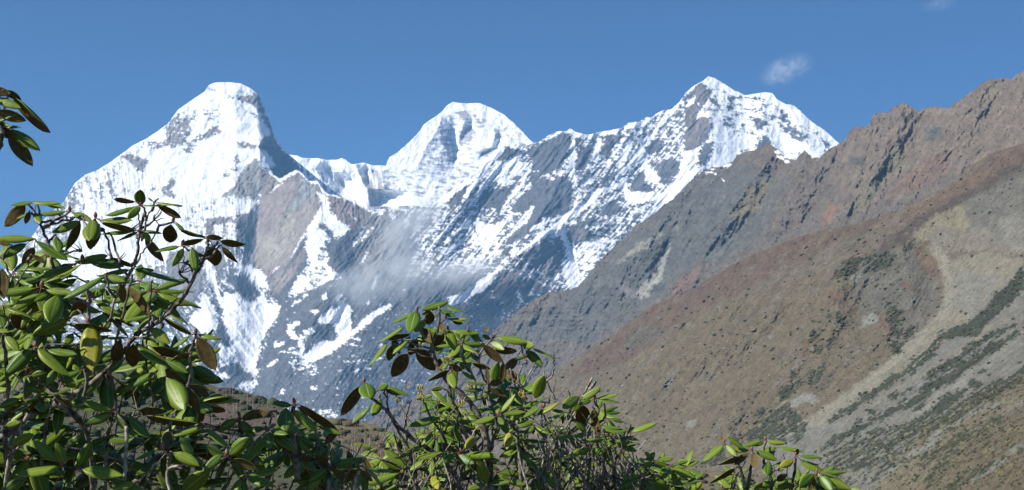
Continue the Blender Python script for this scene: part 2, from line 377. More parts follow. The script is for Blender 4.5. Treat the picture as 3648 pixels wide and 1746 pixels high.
P(RC, 't5', (.225, .175, .155), '100 60 330 180 480 260 640 320 620 380 410 480 310 400 190 240', 6); P(RC, 't5', (.23, .19, .17), '640 290 780 260 770 330 620 380', 6)
P(RC, 's', (.22, .205, .19), '1300 720 1420 740 1440 900 1300 1000 1260 900', 30)
P(RC, 'u4', (.165, .145, .14), '100 400 250 150 350 240 330 470 360 580 200 790 100 800', 12)
P(RC, 'u1', (.15, .14, .14), '640 730 960 590 1080 800 900 1000 600 1180 300 1180 560 830', 14); P(RC, 'u1', (.155, .145, .145), '1110 520 1250 400 1400 590 1320 640', 10)
RA = np.empty(GX.shape + (3,), np.float32); RA[:] = (.34, .325, .325)
n_m1, n_m2 = fbm(GX / 120, GY / 120, 4, 71), fbm(GX / 14, GY / 11, 4, 72, .65)
n_m3 = rotn(-52, 60, 10, 3, 73)
RC = warped(RC, 1.2) * (1 + .20 * n_m1 + .36 * n_m2 + .26 * n_dia)[..., None]
RA = RA * (1 + .2 * n_m1 + .25 * n_str)[..., None]

# ------------------------------------------------------------------ relief of the faces, in cells of view (positive = nearer)
def ridge(field, tile, amp, w, s, sharp=1.0):
    p = pts(tile, s); W = window(p, w)
    d, t = seg_dist(p, GX[W], GY[W])
    field[W] += amp * np.clip(1 - d / w, 0, 1) ** sharp * np.sin(np.pi * np.clip(.08 + .84 * t, 0, 1)) ** .5

def flank(field, tile, k, w, s, back=2.0):
    """ground right of an edge line falls back at k per unit over w, then returns slowly"""
    p = pts(tile, s); y = GY; xl = np.interp(y, p[:, 1], p[:, 0])
    h = p[-1, 1] - p[0, 1]
    span = sstep(p[0, 1] - .1 * h, p[0, 1] + .35 * h, y) * (1 - sstep(p[-1, 1] - .35 * h, p[-1, 1] + .1 * h, y))
    dx = GX + 1.3 * WX - xl
    drop = k * np.where(dx < w, np.clip(dx, 0, None), np.clip(w - (dx - w) / back, 0, None))
    field -= drop * span

RF = np.zeros(GX.shape, np.float32)
RF += 16 * fbm(GX / 150, GY / 190, 3, 81) + 5 * fbm(GX / 44, GY / 60, 3, 84, .5, True)
RF += wd * (13 * rotn(-50, 260, 62, 3, 87, True) + 3.5 * n_dia) + wr * 8 * rotn(54, 220, 54, 3, 90, True) + wv * 4.5 * n_ver + ws * 2.2 * n_str
RF += 1.0 * n_iso * (1 - .6 * snow_front) + (3.6 * n_iso + 4.5 * rotn(-56, 90, 15, 4, 88, True)) * (1 - snow_front)
ridge(RF, 't2', 26, 40, '600 300 700 420 840 440 880 520', .8); ridge(RF, 't2', 24, 36, '560 100 640 90 720 100 820 140', .8)
ridge(RF, 't2', 30, 60, '720 660 800 660 860 650 880 800 870 1000', 1.0)
ridge(RF, 's', 30, 90, '1140 680 1130 780 1060 900 1000 985', 1); ridge(RF, 's', 26, 70, '1058 606 1040 700 980 820 940 960', 1)
ridge(RF, 's', -28, 80, '930 640 915 820 905 960 930 1060', 1); ridge(RF, 's', -34, 110, '945 1080 930 1250 915 1400', 1)
ridge(RF, 's', 34, 110, '720 1040 760 1160 800 1240', 1); ridge(RF, 's', -30, 80, '760 1000 800 1180 900 1330', 1)
ridge(RF, 's', 36, 110, '1200 850 1180 980 1150 1100 1080 1200', 1); ridge(RF, 's', 40, 120, '1060 1240 1010 1330 940 1420', 1)
ridge(RF, 's', -30, 90, '1270 1020 1180 1200 1060 1320', 1); ridge(RF, 's', 34, 110, '1570 1020 1440 1150 1300 1260 1100 1420', 1)
ridge(RF, 's', 40, 90, '1780 540 1680 680 1560 860 1480 1010', .9); ridge(RF, 's', -28, 60, '1800 560 1720 720 1620 900', 1)
ridge(RF, 's', 40, 120, '2030 470 2000 640 1900 800 1800 900', 1); ridge(RF, 's', 60, 130, '2240 720 2080 800 1960 820 1820 930 1600 1070', 1)
ridge(RF, 's', -34, 70, '2010 830 2060 960 2060 1020', 1); ridge(RF, 's', 50, 130, '2523 300 2530 440 2540 520 2480 620 2380 740', 1)
ridge(RF, 's', -34, 90, '2360 480 2240 660 2140 780', 1); ridge(RF, 's', 30, 80, '2740 335 2700 480 2690 530', 1); ridge(RF, 's', -26, 70, '2640 420 2670 500 2690 530', 1)
ridge(RF, 's', 30, 80, '2820 390 2860 480 2890 540', 1)
RFB = RF.copy()
flank(RFB, 't2', 3.2, 400, '860 20 850 110 850 300 870 420 890 560 870 650 900 720 960 820 1000 900 1100 1100 1300 1500', 20)
RFA = 6 * fbm(GX / 150, GY / 150, 3, 91) + 8 * fbm(GX / 40, GY / 60, 4, 94, .5, True) + 3 * n_str * (1 - wvA) + wvA * (3.4 * n_ver + 10 * fbm(GX / 60, GY / 160, 2, 97, .5, True))
flank(RFA, 't8', 3.2, 24, '320 225 325 300 350 450 370 560 410 670', 2.2)
flank(RFA, 't8', .45, 120, '320 180 295 330 200 460 150 620 130 800 140 900', 3)
flank(RFA, 't8', 1.6, 16, '560 230 520 320 480 420 500 520', 2.0); flank(RFA, 't8', 2.2, 14, '840 300 850 400 800 500 700 560 680 620', 2)
flank(RFA, 't7', 3.2, 30, '300 640 360 740 440 860 480 980', 2); flank(RFA, 't7', 3.2, 34, '460 740 520 860 580 980', 2)
flank(RFA, 't7', 2.6, 24, '700 660 760 780 820 900', 2); flank(RFA, 't7', 3, 40, '800 900 830 960 850 1080', 3)

# ------------------------------------------------------------------ dry valley side on the right: soil, scree, scrub
BROWN, RED, OCHRE, SCREE, TANSC, SCRUB, DARKB, GREYR = (.138, .115, .096), (.150, .110, .090), (.165, .135, .094), (.235, .228, .21), (.250, .226, .180), (.042, .056, .034), (.105, .082, .070), (.165, .155, .140)
WX2, WY2 = 1.5 * WX + 14 * fbm(GX / 19, GY / 15, 4, 95, .7), 1.5 * WY + 11 * fbm(GX / 19, GY / 15, 3, 99, .6)
def rough(field): return sample(field, GX + WX2, GY + WY2)
DC = np.empty(GX.shape + (3,), np.float32); DC[:] = BROWN
# farther ridge
P(DC, 's', (.112, .110, .105), '1800 1200 2050 1020 2440 660 2600 570 2800 640 2700 860 2400 1020 2100 1230', 40)
P(DC, 's', (.170, .138, .110), '2960 520 3200 360 3400 360 3700 200 3700 560 3300 640 3000 760', 40)
P(DC, 's', (.155, .135, .092), '2600 760 2680 660 2760 640 2720 720 2640 800', 20); P(DC, 's', (.15, .135, .095), '3160 560 3220 530 3240 570 3160 640 3080 760 3040 740', 16)
P(DC, 's', (.195, .125, .095), '2920 780 2960 730 2990 740 2960 790 2930 800', 8); P(DC, 's', (.17, .115, .09), '2400 1010 2500 930 2530 940 2460 1030 2380 1090', 12)
P(DC, 's', (.17, .118, .092), '3150 700 3300 560 3380 540 3400 600 3260 680', 20)
P(DC, 'u3', (.27, .265, .24), '910 715 880 860 840 960 780 1080 690 1233 520 1233 640 1120 760 1000 830 850', 4)
L(DC, 'u3', (.225, .22, .18), 60, '820 615 700 700 560 790 400 900', 5); P(DC, 'u3', (.165, .15, .145), '400 1080 480 1100 560 1180 600 1233 500 1233', 5)
L(DC, 'u3', (.18, .17, .15), 14, '960 520 990 640', 2)
for s_ in ('640 790 760 760 780 860 660 900', '700 920 780 940 740 1000 650 960', '1280 400 1320 380 1300 460', '1200 900 1260 860 1240 960 1190 1010', '1080 200 1100 300 1070 340', '740 1130 820 1110 780 1180 700 1200', '450 930 500 920 490 980 440 990', '330 1140 360 1160 350 1220 310 1200'):
    P(DC, 'u3', (.075, .078, .07), s_, 8)
P(DC, 'u5', (.10, .10, .095), '60 800 180 770 190 850 80 860', 8); P(DC, 'u5', (.10, .10, .095), '750 560 860 540 880 620 760 640', 10)
n_sq = fbm(GX / 8, GY / 7, 3, 124, .7)
D_FAR = np.array((.80, .79, .76), np.float32) * rough(DC) * (1 + .40 * np.clip(n_sq, -.7, .7) + .30 * fbm(GX / 46, GY / 34, 4, 101, .6) + .28 * n_m2 + .20 * n_m3)[..., None]
n_b = fbm(GX / 90, GY / 60, 4, 103, .6)
D_FAR = D_FAR * (1 + np.clip(n_b, 0, 1)[..., None] * np.array((.10, .16, .02), np.float32))
# snow dust on the far ridge
SD = np.zeros(GX.shape, np.float32)
P(SD, 'u4', .52, '960 780 1060 790 1200 830 1160 900 1080 910 970 860', 6); P(SD, 'u4', .5, '440 950 540 910 550 960 500 980', 4); P(SD, 'u4', .45, '250 930 400 960 420 1040 300 1010', 5); L(SD, 'u4', .6, 18, '440 1060 490 1100', 2)
snow_dust = thresh(warped(SD), .9 * n_str + .4 * n_iso, .9)

# nearer spur
DC[:] = (.168, .138, .108)
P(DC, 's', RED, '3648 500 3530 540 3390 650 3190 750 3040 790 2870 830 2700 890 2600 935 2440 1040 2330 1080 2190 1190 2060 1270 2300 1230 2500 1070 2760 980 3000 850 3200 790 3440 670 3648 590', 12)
P(DC, 's', (.150, .106, .088), '2547 972 2696 897 2870 835 2982 810 2858 910 2733 985 2597 1071 2373 1171 2249 1283 2000 1370 2100 1270 2200 1190 2330 1085', 12)
P(DC, 's', (.185, .148, .112), '3393 657 3530 546 3480 600 3420 660 3300 740 3180 800 3080 830 3180 760', 10)
P(DC, 's', (.165, .118, .09), '3440 640 3560 590 3648 560 3648 610 3480 670 3340 740 3220 790 3200 770 3320 710', 8)
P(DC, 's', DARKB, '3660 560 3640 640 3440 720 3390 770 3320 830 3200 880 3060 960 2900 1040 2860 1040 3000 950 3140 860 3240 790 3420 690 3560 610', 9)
P(DC, 's', (.165, .128, .108), '2860 1010 3060 900 3200 800 3240 790 3100 900 2940 1000', 8)
P(DC, 's', GREYR, '3430 720 3648 600 3648 900 3560 880 3480 830 3400 800', 18); P(DC, 's', (.24, .215, .155), '3330 770 3420 730 3460 800 3440 830 3380 810 3300 860 3240 850', 10)
P(DC, 's', (.235, .22, .20), '3560 780 3648 760 3648 900 3580 900', 14); P(DC, 's', (.22, .20, .165), '3440 800 3520 820 3560 860 3480 850', 8)
P(DC, 's', OCHRE, '2300 1270 2460 1130 2700 1040 2860 1020 3020 940 3120 900 3200 950 3240 1040 3260 1180 3080 1360 2820 1500 2600 1640 2300 1720 1900 1700 1900 1500 2100 1380', 30)
P(DC, 's', (.150, .138, .120), '3020 960 3200 880 3300 900 3340 1010 3340 1100 3200 1240 3140 1180 3060 1100', 24)
P(DC, 'u6', (.165, .112, .088), '620 450 760 480 860 620 870 720 760 700 650 560', 5); P(DC, 'u6', (.17, .118, .09), '260 1030 380 1020 430 1233 300 1160', 6); P(DC, 'u6', (.16, .11, .09), '490 710 640 790 640 840 520 800', 6)
P(DC, 'u7', (.165, .115, .085), '1310 600 1440 570 1540 700 1530 820 1420 700 1340 640', 8); P(DC, 'u7', (.18, .125, .085), '1080 1050 1240 930 1330 1100 1240 1180 1100 1170', 8)
P(DC, 's', TANSC, '3310 880 3360 880 3380 920 3500 900 3648 920 3648 980 3560 1020 3480 1130 3380 1200 3240 1330 3100 1420 2900 1530 2690 1595 2860 1500 3080 1350 3260 1200 3370 1100 3365 1000 3340 930', 5)
P(DC, 's', (.22, .195, .165), '3330 800 3480 840 3640 890 3640 910 3500 890 3370 900 3320 850', 8); P(DC, 's', (.235, .222, .20), '3420 960 3560 990 3460 1120 3400 1080 3390 1010', 14)
L(DC, 's', (.275, .255, .212), 30, '3330 860 3362 930 3378 1020 3368 1110 3270 1210 3100 1365 2900 1508 2700 1594', 10)
# scree fan and scrub stripes at the bottom right
P(DC, 's', (.205, .195, .18), '3648 960 3560 1020 3400 1190 3200 1370 2960 1500 2680 1600 2800 1746 3100 1746 3300 1520 3648 1320', 6)
P(DC, 'u8', OCHRE, '1547 620 1100 900 780 1233 1547 1233', 20); P(DC, 'u8', (.20, .165, .12), '1547 480 1300 560 1000 740 700 900 430 1233 760 1233 1100 900 1547 620', 8)
SC = np.full(GX.shape, .06, np.float32); P(SC, 'u8', .30, '1547 300 1100 560 600 800 0 900 0 1233 1547 1233', 20); P(SC, 's', .17, '3240 1040 3080 1360 2800 1560 2600 1660 2500 1560 2760 1300 2960 1100 3020 960 3260 860 3380 1000', 40)
def S8(w, s, v=.93): L(SC, 'u8', v, w * 1.35, s, 12)
P(SC, 'u6', .92, '1598 640 1440 770 1330 870 1240 980 1180 1060 960 1160 870 1230 1170 1230 1330 1060 1540 900 1598 780', 4)
S8(34, '1180 20 1000 110 940 80 850 190 760 270'); S8(40, '900 250 700 350 560 430 420 520 260 640 120 720'); S8(46, '980 40 860 220 740 290 640 400', .66)
L(DC, 'u8', TANSC, 44, '1420 -30 1240 70 1080 190 930 310', 4); L(DC, 'u8', TANSC, 26, '930 310 700 430 500 560 300 680 40 800', 3)
S8(40, '1480 10 1200 160 1040 280 860 400 800 430'); S8(52, '1520 60 1240 230 1020 390 840 500 700 590 520 680 360 760')
S8(26, '730 480 640 520 560 560'); S8(30, '470 650 390 665'); S8(24, '350 700 300 720'); S8(34, '800 600 740 640'); S8(60, '1220 450 1150 470'); S8(34, '1270 340 1210 350')
S8(70, '1100 500 980 560 960 620 880 680 760 720'); S8(90, '1547 360 1300 500 1100 640 900 740 700 780 520 840', .66); S8(70, '1400 480 1220 560 1080 650', .66)
S8(90, '560 780 400 860 240 960 100 980', .66); S8(110, '700 860 500 940 300 1020 100 1060', .66); S8(40, '360 760 200 840 40 930')
S8(60, '1360 720 1200 800 1000 900 800 1000', .66); S8(50, '1100 900 1000 980 900 1080 820 1200', .66); S8(60, '1300 1040 1100 1160 1000 1233', .66)
S8(40, '640 960 520 1060 420 1180', .66); S8(60, '200 1060 160 1160 260 1200', .66)
L(DC, 'u8', SCREE, 46, '1480 560 1300 600 1140 680 980 770 860 870 740 970 620 1050 520 1130 430 1220 380 1260', 4)
L(DC, 'u8', SCREE, 40, '1547 900 1400 1010 1250 1110 1150 1160', 4); L(DC, 'u8', SCREE, 24, '1547 580 1440 660 1300 760', 4); L(DC, 'u8', SCREE, 40, '1547 60 1440 150 1300 250 1240 300', 4)
P(DC, 'u8', (.245, .235, .21), '1547 170 1400 220 1280 300 1240 420 1140 420 1080 480 1000 490 960 560 860 650 780 700 700 700 820 600 1000 450 1240 300 1480 130', 6)
P(DC, 'u8', (.245, .235, .21), '500 790 420 860 290 940 240 930 360 860', 4)
# scrub patches on the spur
GREEN = (.046, .060, .036)
for t_, s_ in (('z7', '1680 270 1790 300 1780 350 1760 440 1700 440 1690 360'), ('z7', '1420 90 1500 30 1560 20 1540 110 1460 130 1420 150'), ('z7', '1560 30 1640 0 1740 0 1740 60 1680 90 1580 100'),
               ('z7', '1290 410 1340 430 1350 540 1310 520 1280 460'), ('z7', '1380 470 1420 440 1400 510 1380 510'), ('z7', '1430 330 1470 340 1480 390 1440 360'), ('z7', '1200 620 1250 620 1260 660 1170 760 1130 770 1110 720 1180 680'),
               ('z7', '1290 610 1380 570 1370 640 1290 690 1280 660'), ('z7', '1180 770 1220 840 1280 880 1270 940 1220 980 1150 1000 1060 970 930 960 1000 900 1100 830'), ('z7', '690 1110 830 1010 860 1060 800 1110'),
               ('z7', '1700 450 1780 480 1740 540 1700 520'), ('z7', '1800 390 1860 360 1840 430 1760 490'), ('z7', '1010 820 1050 800 1060 850 1000 870'), ('z7', '880 950 930 930 920 980 880 990'),
               ('u7', '1200 930 1240 930 1240 990 1190 990'), ('u7', '1190 1020 1300 1000 1290 1140 1240 1140'), ('u7', '1350 1000 1420 1010 1370 1110 1340 1090'), ('u7', '1210 830 1290 830 1290 860 1200 850'), ('u7', '1440 790 1500 800 1520 900 1480 880'), ('u7', '1340 750 1380 770 1360 810'),
               ('u7', '1500 540 1540 530 1520 640 1490 640'), ('u7', '0 900 60 880 80 910 40 940'), ('u7', '1400 440 1560 380 1500 450 1400 490'), ('u6', '600 1120 680 1140 640 1233 580 1180'), ('u6', '560 400 640 380 620 440 560 470')):
    P(SC, t_, .70, s_, 9)
P(DC, 's', (.13, .12, .10), '2240 1190 2340 1160 2370 1180 2280 1230 2230 1270', 12)
L(DC, 'z7', (.26, .235, .15), 16, '1180 750 1090 840 1000 900', 2)
for s_ in ('650 880 700 870 690 910 640 920', '1180 770 1280 720 1330 790 1260 780 1200 820', '1490 120 1560 100 1540 160', '1560 340 1620 300 1640 360 1560 400'):
    P(DC, 'z7', (.25, .24, .22), s_, 6)
# many single shrubs freckle the slope
n_p = fbm(GX / 11, GY / 8, 3, 111, .55) + .35 * fbm(GX / 70, GY / 50, 3, 113)
frk = sstep(.34, .46, n_p) * .8
dry = np.zeros(GX.shape, np.float32)
P(dry, 's', .75, '3240 1040 3080 1360 2800 1560 2600 1660 2500 1560 2760 1300 2960 1100 3020 960 3260 860 3380 1000', 40); P(dry, 'u8', 1, '1547 380 1300 520 900 780 300 960 0 960 0 1233 1547 1233', 30)
P(dry, 'u8', .6, '0 850 900 300 1547 -100 1547 300 600 800', 20)
n_q = rotn(-32, 34, 8, 4, 115)
DCW = rough(DC)
FW = np.ones(GX.shape, np.float32)
P(FW, 's', .55, '2547 972 2696 897 2870 835 2982 810 2858 910 2733 985 2597 1071 2373 1171 2249 1283 2000 1370 2200 1190', 14)
P(FW, 's', .55, '3648 480 3648 700 3430 720 3240 850 3000 980 2900 1020 3100 830 3400 640', 14)
FW = FW * (1 - .85 * sstep(.15, .185, DCW[..., 1])); P(FW, 's', .12, '3300 760 3648 600 3648 1000 3380 1180 3100 1420 2640 1600 2900 1800 3700 1800 3700 980 3400 1000 3340 930', 12)
f1, f2, f3 = rotn(-50, 240, 34, 5, 201), rotn(-46, 190, 26, 5, 205), fbm(GX / 30, GY / 22, 5, 209, .65)
for f_, c_, k_ in ((sstep(.12, .42, f1 + .4 * f3), (.19, .18, .165), .55), (sstep(.12, .40, f2 + .3 * f3), (.155, .105, .082), .5), (sstep(.1, .4, -f2 + .4 * f3), (.185, .158, .098), .45), (sstep(.16, .40, -f1 + .5 * f3), (.105, .094, .076), .5)):
    f_ = (k_ * f_ * FW)[..., None]; DCW = DCW * (1 - f_) + np.array(c_, np.float32) * f_
crg = sstep(.30, .46, f3 + .5 * f1) * (.25 + .75 * FW)
DCW = DCW * (1 - .6 * crg[..., None]) + np.array((.225, .215, .195), np.float32) * .6 * crg[..., None]
sc_m = thresh(rough(SC), .55 * fbm(GX / 15, GY / 10, 4, 119, .65) + .95 * rotn(-36, 70, 8, 4, 118), 1.3, .09) * .9
DCW = DCW * (1 - sc_m[..., None]) + (np.array((.050, .058, .036), np.float32) * (1 + .5 * fbm(GX / 60, GY / 40, 3, 126))[..., None]) * sc_m[..., None]
DCW = DCW * (1 - (frk * np.clip(.12 + warped(dry), 0, 1))[..., None]) + np.array((.06, .066, .042), np.float32) * (frk * np.clip(.12 + warped(dry), 0, 1))[..., None]
low = np.zeros(GX.shape, np.float32); P(low, 'u8', 1, '1547 300 1100 560 600 800 0 900 0 1233 1547 1233', 20)
grass = sstep(.15, .42, rotn(-30, 30, 9, 3, 117)) * warped(low) * .75
DCW = DCW * (1 - grass[..., None]) + np.array((.24, .23, .11), np.float32) * grass[..., None]
n_sp = fbm(GX / 6.5, GY / 5, 3, 123, .7)
D_NEAR = np.array((.65, .65, .595), np.float32) * DCW * (1 + .55 * np.clip(n_sp, -.7, .7) + .22 * fbm(GX / 40, GY / 30, 4, 121, .6) + .24 * n_m2 + .14 * n_q)[..., None]
RD = 20 * fbm(GX / 260, GY / 220, 3, 131) + 9 * rotn(-58, 210, 46, 4, 134, True) + 3 * rotn(-80, 70, 16, 3, 137) + 1.4 * fbm(GX / 15, GY / 15, 3, 139, .6)
R_FAR = RD + 15 * fbm(GX / 24, GY / 30, 5, 146, .62, True) + 30 * rotn(-62, 300, 80, 3, 141, True) + 16 * fbm(GX / 50, GY / 66, 3, 144, .55, True)
for s_, a_, w_ in (('2743 520 2640 700 2500 900 2300 1100', 60, 110), ('2866 540 2840 680 2700 860', 40, 100), ('3120 404 3080 560 2960 720', 50, 110), ('3215 370 3190 520 3060 700', 44, 90), ('3500 290 3420 440 3300 600', 50, 120), ('2450 660 2330 840 2180 1000 2000 1120', 40, 90)):
    ridge(R_FAR, 's', a_ * 1.5, w_ * .8, s_)
for s_, a_, w_ in (('2790 560 2720 720 2560 900 2390 930 2320 1060', -40, 90), ('3040 460 2990 620 2860 800', -40, 80), ('3280 400 3260 520 3160 640', -40, 80), ('2390 870 2360 960 2290 1060 2240 1150', -34, 60)):
    ridge(R_FAR, 's', a_ * 1.5, w_ * .8, s_)
R_NEAR = RD * 1.1 + 9 * crg + (15 * rotn(-54, 230, 50, 5, 159, True) + 26 * rotn(-48, 420, 110, 2, 163, True)) * (1 - .8 * warped(low)) + 6.5 * fbm(GX / 26, GY / 22, 5, 157, .62, True) + 3 * fbm(GX / 24, GY / 24, 3, 151, .6)
for s_, a_, w_ in (('3648 640 3420 720 3240 850 3000 970 2860 1040 2500 1230 2300 1330', 60, 130), ('3000 950 2960 1120 2760 1300 2560 1480', 46, 130), ('3200 900 3180 1080 3060 1260 2900 1400', 40, 120)):
    ridge(R_NEAR, 's', a_ * 1.4, w_ * .8, s_)
for s_, a_, w_ in (('3320 830 3375 980 3370 1110 3240 1230 3080 1370 2900 1500 2680 1610', -110, 150), ('3080 1000 3040 1200 2860 1400 2640 1560', -40, 90), ('2860 1100 2760 1240 2500 1440', -30, 90)):
    ridge(R_NEAR, 's', a_ * 1.4, w_ * .8, s_)
for s_, a_, w_ in (('2878 941 2686 1030 2583 1106 2480 1188 2329 1298 2171 1435', 60, 46), ('3002 982 2947 1071 2823 1209 2720 1312 2617 1421 2569 1517', 55, 60), ('3200 880 3250 1000 3240 1100 3120 1230 3000 1330 2880 1480', 55, 60),
                    ('2900 1060 2700 1220 2480 1400 2300 1560', -50, 60), ('3150 900 3130 1040 3040 1180 2900 1320 2800 1450', -50, 60), ('3300 740 3120 850 2920 960 2700 1060', 36, 40), ('2560 1180 2420 1300 2250 1450 2100 1560', 44, 60)):
    ridge(R_NEAR, 's', a_, w_, s_)
R_NEAR += warped(low) * 5 * rotn(-32, 120, 30, 3, 155) - 0.0
R_NEAR += 5.0 * sc_m * (1 + 1.2 * n_p) + 4.0 * frk * np.clip(.12 + warped(dry), 0, 1)

# low hills in the valley
HC = np.empty(GX.shape + (3,), np.float32); HC[:] = (.10, .105, .055)
P(HC, 's', (.20, .145, .095), '640 1410 700 1405 760 1420 840 1440 960 1455 800 1450 700 1440', 8); P(HC, 's', (.155, .112, .09), '560 1440 800 1440 960 1450 1100 1480 1200 1560 900 1600 560 1540', 14)
P(HC, 's', (.20, .17, .11), '-240 1180 200 1200 400 1260 300 1420 -240 1420', 30)
P(HC, 's', (.21, .175, .105), '1000 1470 1330 1500 1480 1560 1300 1600 1100 1560', 14); P(HC, 's', (.165, .125, .10), '1100 1580 1300 1620 1700 1680 1700 1760 1100 1760', 20)
P(HC, 's', (.225, .185, .115), '1700 1640 2600 1670 3000 1740 3000 1800 1700 1800', 16)
n_h = fbm(GX / 9, GY / 6, 3, 161, .6)
hs = sstep(.10, .30, n_h + .25 * fbm(GX / 60, GY / 30, 2, 163))
HCW = warped(HC, .6); HCW = HCW * (1 - .55 * hs[..., None]) + np.array((.05, .062, .03), np.float32) * .55 * hs[..., None]
HCW = .78 * HCW * (1 + .25 * n_m2)[..., None]

# ------------------------------------------------------------------ materials for terrain
def new_mat(name):
    m = bpy.data.materials.new(name); m.use_nodes = True
    nt = m.node_tree; b = nt.nodes['Principled BSDF']
    return m, nt, b

def terrain_material(name, snowy, scale):
    m, nt, b = new_mat(name)
    N, K = nt.nodes, nt.links
    a = N.new('ShaderNodeAttribute'); a.attribute_name = 'ground'
    tc = N.new('ShaderNodeTexCoord'); nz = N.new('ShaderNodeTexNoise')
    nz.inputs['Scale'].default_value = scale; nz.inputs['Detail'].default_value = 6; nz.inputs['Roughness'].default_value = .65
    K.new(tc.outputs['Object'], nz.inputs['Vector'])
    mr = N.new('ShaderNodeMapRange'); mr.inputs[1].default_value = .25; mr.inputs[2].default_value = .75; mr.inputs[3].default_value = .72; mr.inputs[4].default_value = 1.28
    K.new(nz.outputs['Fac'], mr.inputs[0])
    mx = N.new('ShaderNodeMix'); mx.data_type = 'RGBA'; mx.blend_type = 'MULTIPLY'; mx.inputs[0].default_value = 1
    K.new(a.outputs['Color'], mx.inputs[6]); K.new(mr.outputs[0], mx.inputs[7])
    out = mx.outputs[2]
    if snowy:
        s = N.new('ShaderNodeAttribute'); s.attribute_name = 'snow'
        m2 = N.new('ShaderNodeMix'); m2.data_type = 'RGBA'; m2.inputs[7].default_value = (.82, .83, .86, 1)
        K.new(s.outputs['Fac'], m2.inputs[0]); K.new(out, m2.inputs[6]); out = m2.outputs[2]
    K.new(out, b.inputs['Base Color'])
    b.inputs['Roughness'].default_value = .92
    b.inputs['Specular IOR Level'].default_value = .12
    bp = N.new('ShaderNodeBump'); bp.inputs['Strength'].default_value = .5; bp.inputs['Distance'].default_value = .35 / scale
    K.new(nz.outputs['Fac'], bp.inputs['Height']); K.new(bp.outputs[0], b.inputs['Normal'])
    return m

def grid_mesh(name, Pt, mat, attrs, smooth=True):
    nr, nc = Pt.shape[:2]
    me = bpy.data.meshes.new(name)
    me.vertices.add(nr * nc); me.vertices.foreach_set('co', Pt.reshape(-1).astype(np.float32))
    i = np.arange(nr * nc).reshape(nr, nc)
    q = np.stack([i[:-1, :-1], i[1:, :-1], i[1:, 1:], i[:-1, 1:]], -1).reshape(-1, 4)
    me.loops.add(q.size); me.loops.foreach_set('vertex_index', q.reshape(-1).astype(np.int32))
    me.polygons.add(len(q)); me.polygons.foreach_set('loop_start', np.arange(0, q.size, 4, dtype=np.int32))
    me.polygons.foreach_set('use_smooth', np.full(len(q), smooth, bool))
    me.update(calc_edges=True)
    for k, v in attrs.items():
        if v.ndim == 3:
            at_ = me.attributes.new(k, 'FLOAT_COLOR', 'POINT')
            c4 = np.ones(v.shape[:2] + (4,), np.float32); c4[..., :3] = np.clip(v, .008, .95); at_.data.foreach_set('color', c4.reshape(-1))
        else:
            at_ = me.attributes.new(k, 'FLOAT', 'POINT'); at_.data.foreach_set('value', v.reshape(-1).astype(np.float32))
    me.materials.append(mat)
    o = bpy.data.objects.new(name, me); col.objects.link(o)
    return o

def layer(name, sky_s, x0, x1, ybot, step, depth, relief, ground, snow, mat, crag=(3.0, 1.2), back=(.05, .05), seed=0):
    """one range of hills: its own skyline, distance and relief, with a far side behind the crest"""
    sp = pts('s', sky_s)
    xs = np.arange(x0, x1 + step, step)
    ys = np.interp(xs, sp[:, 0], sp[:, 1])
    z0 = np.zeros_like(xs)
    ys = ys - crag[0] * fbm(xs / 40, z0 + .37, 4, 200 + seed, .6) - crag[1] * fbm(xs / 7, z0 + .71, 2, 230 + seed, .6)
    n = int((ybot - ys.min()) / step)
    t = np.linspace(0, 1, n)[:, None]
    X = np.broadcast_to(xs[None], (n, len(xs))); Y = ys[None] + t * (ybot - ys[None])
    D = depth(X, Y)
    px = D * TH / (PW / 2)
    D = D - sample(relief, X, Y) * px
    front = at(X, Y, D)
    d0 = front[0]
    rows = []
    for k in (6, 4, 2.4, 1.2, .4):
        b = d0.copy(); b[:, 1] += d0[:, 1] * back[0] * k; b[:, 0] = d0[:, 0] * (1 + back[0] * k)
        b[:, 2] -= d0[:, 1] * back[1] * k * (.6 + .1 * k) ; rows.append(b)
    Pt = np.concatenate([np.stack(rows), front])
    YY = np.concatenate([np.repeat(ys[None] + 2, 5, 0), Y + .0]); XX = np.concatenate([np.repeat(xs[None], 5, 0), X])
    attrs = {'ground': sample(ground, XX, YY)}
    if snow is not None: attrs['snow'] = sample(snow, XX, YY)
    o = grid_mesh(name, Pt, mat, attrs)
    return o

mat_far = terrain_material('snow_and_rock', True, .012)
mat_ridge = terrain_material('dry_mountain_soil', True, .03)
mat_spur = terrain_material('dry_slope_soil', False, .06)
mat_hill = terrain_material('hill_turf', False, .3)

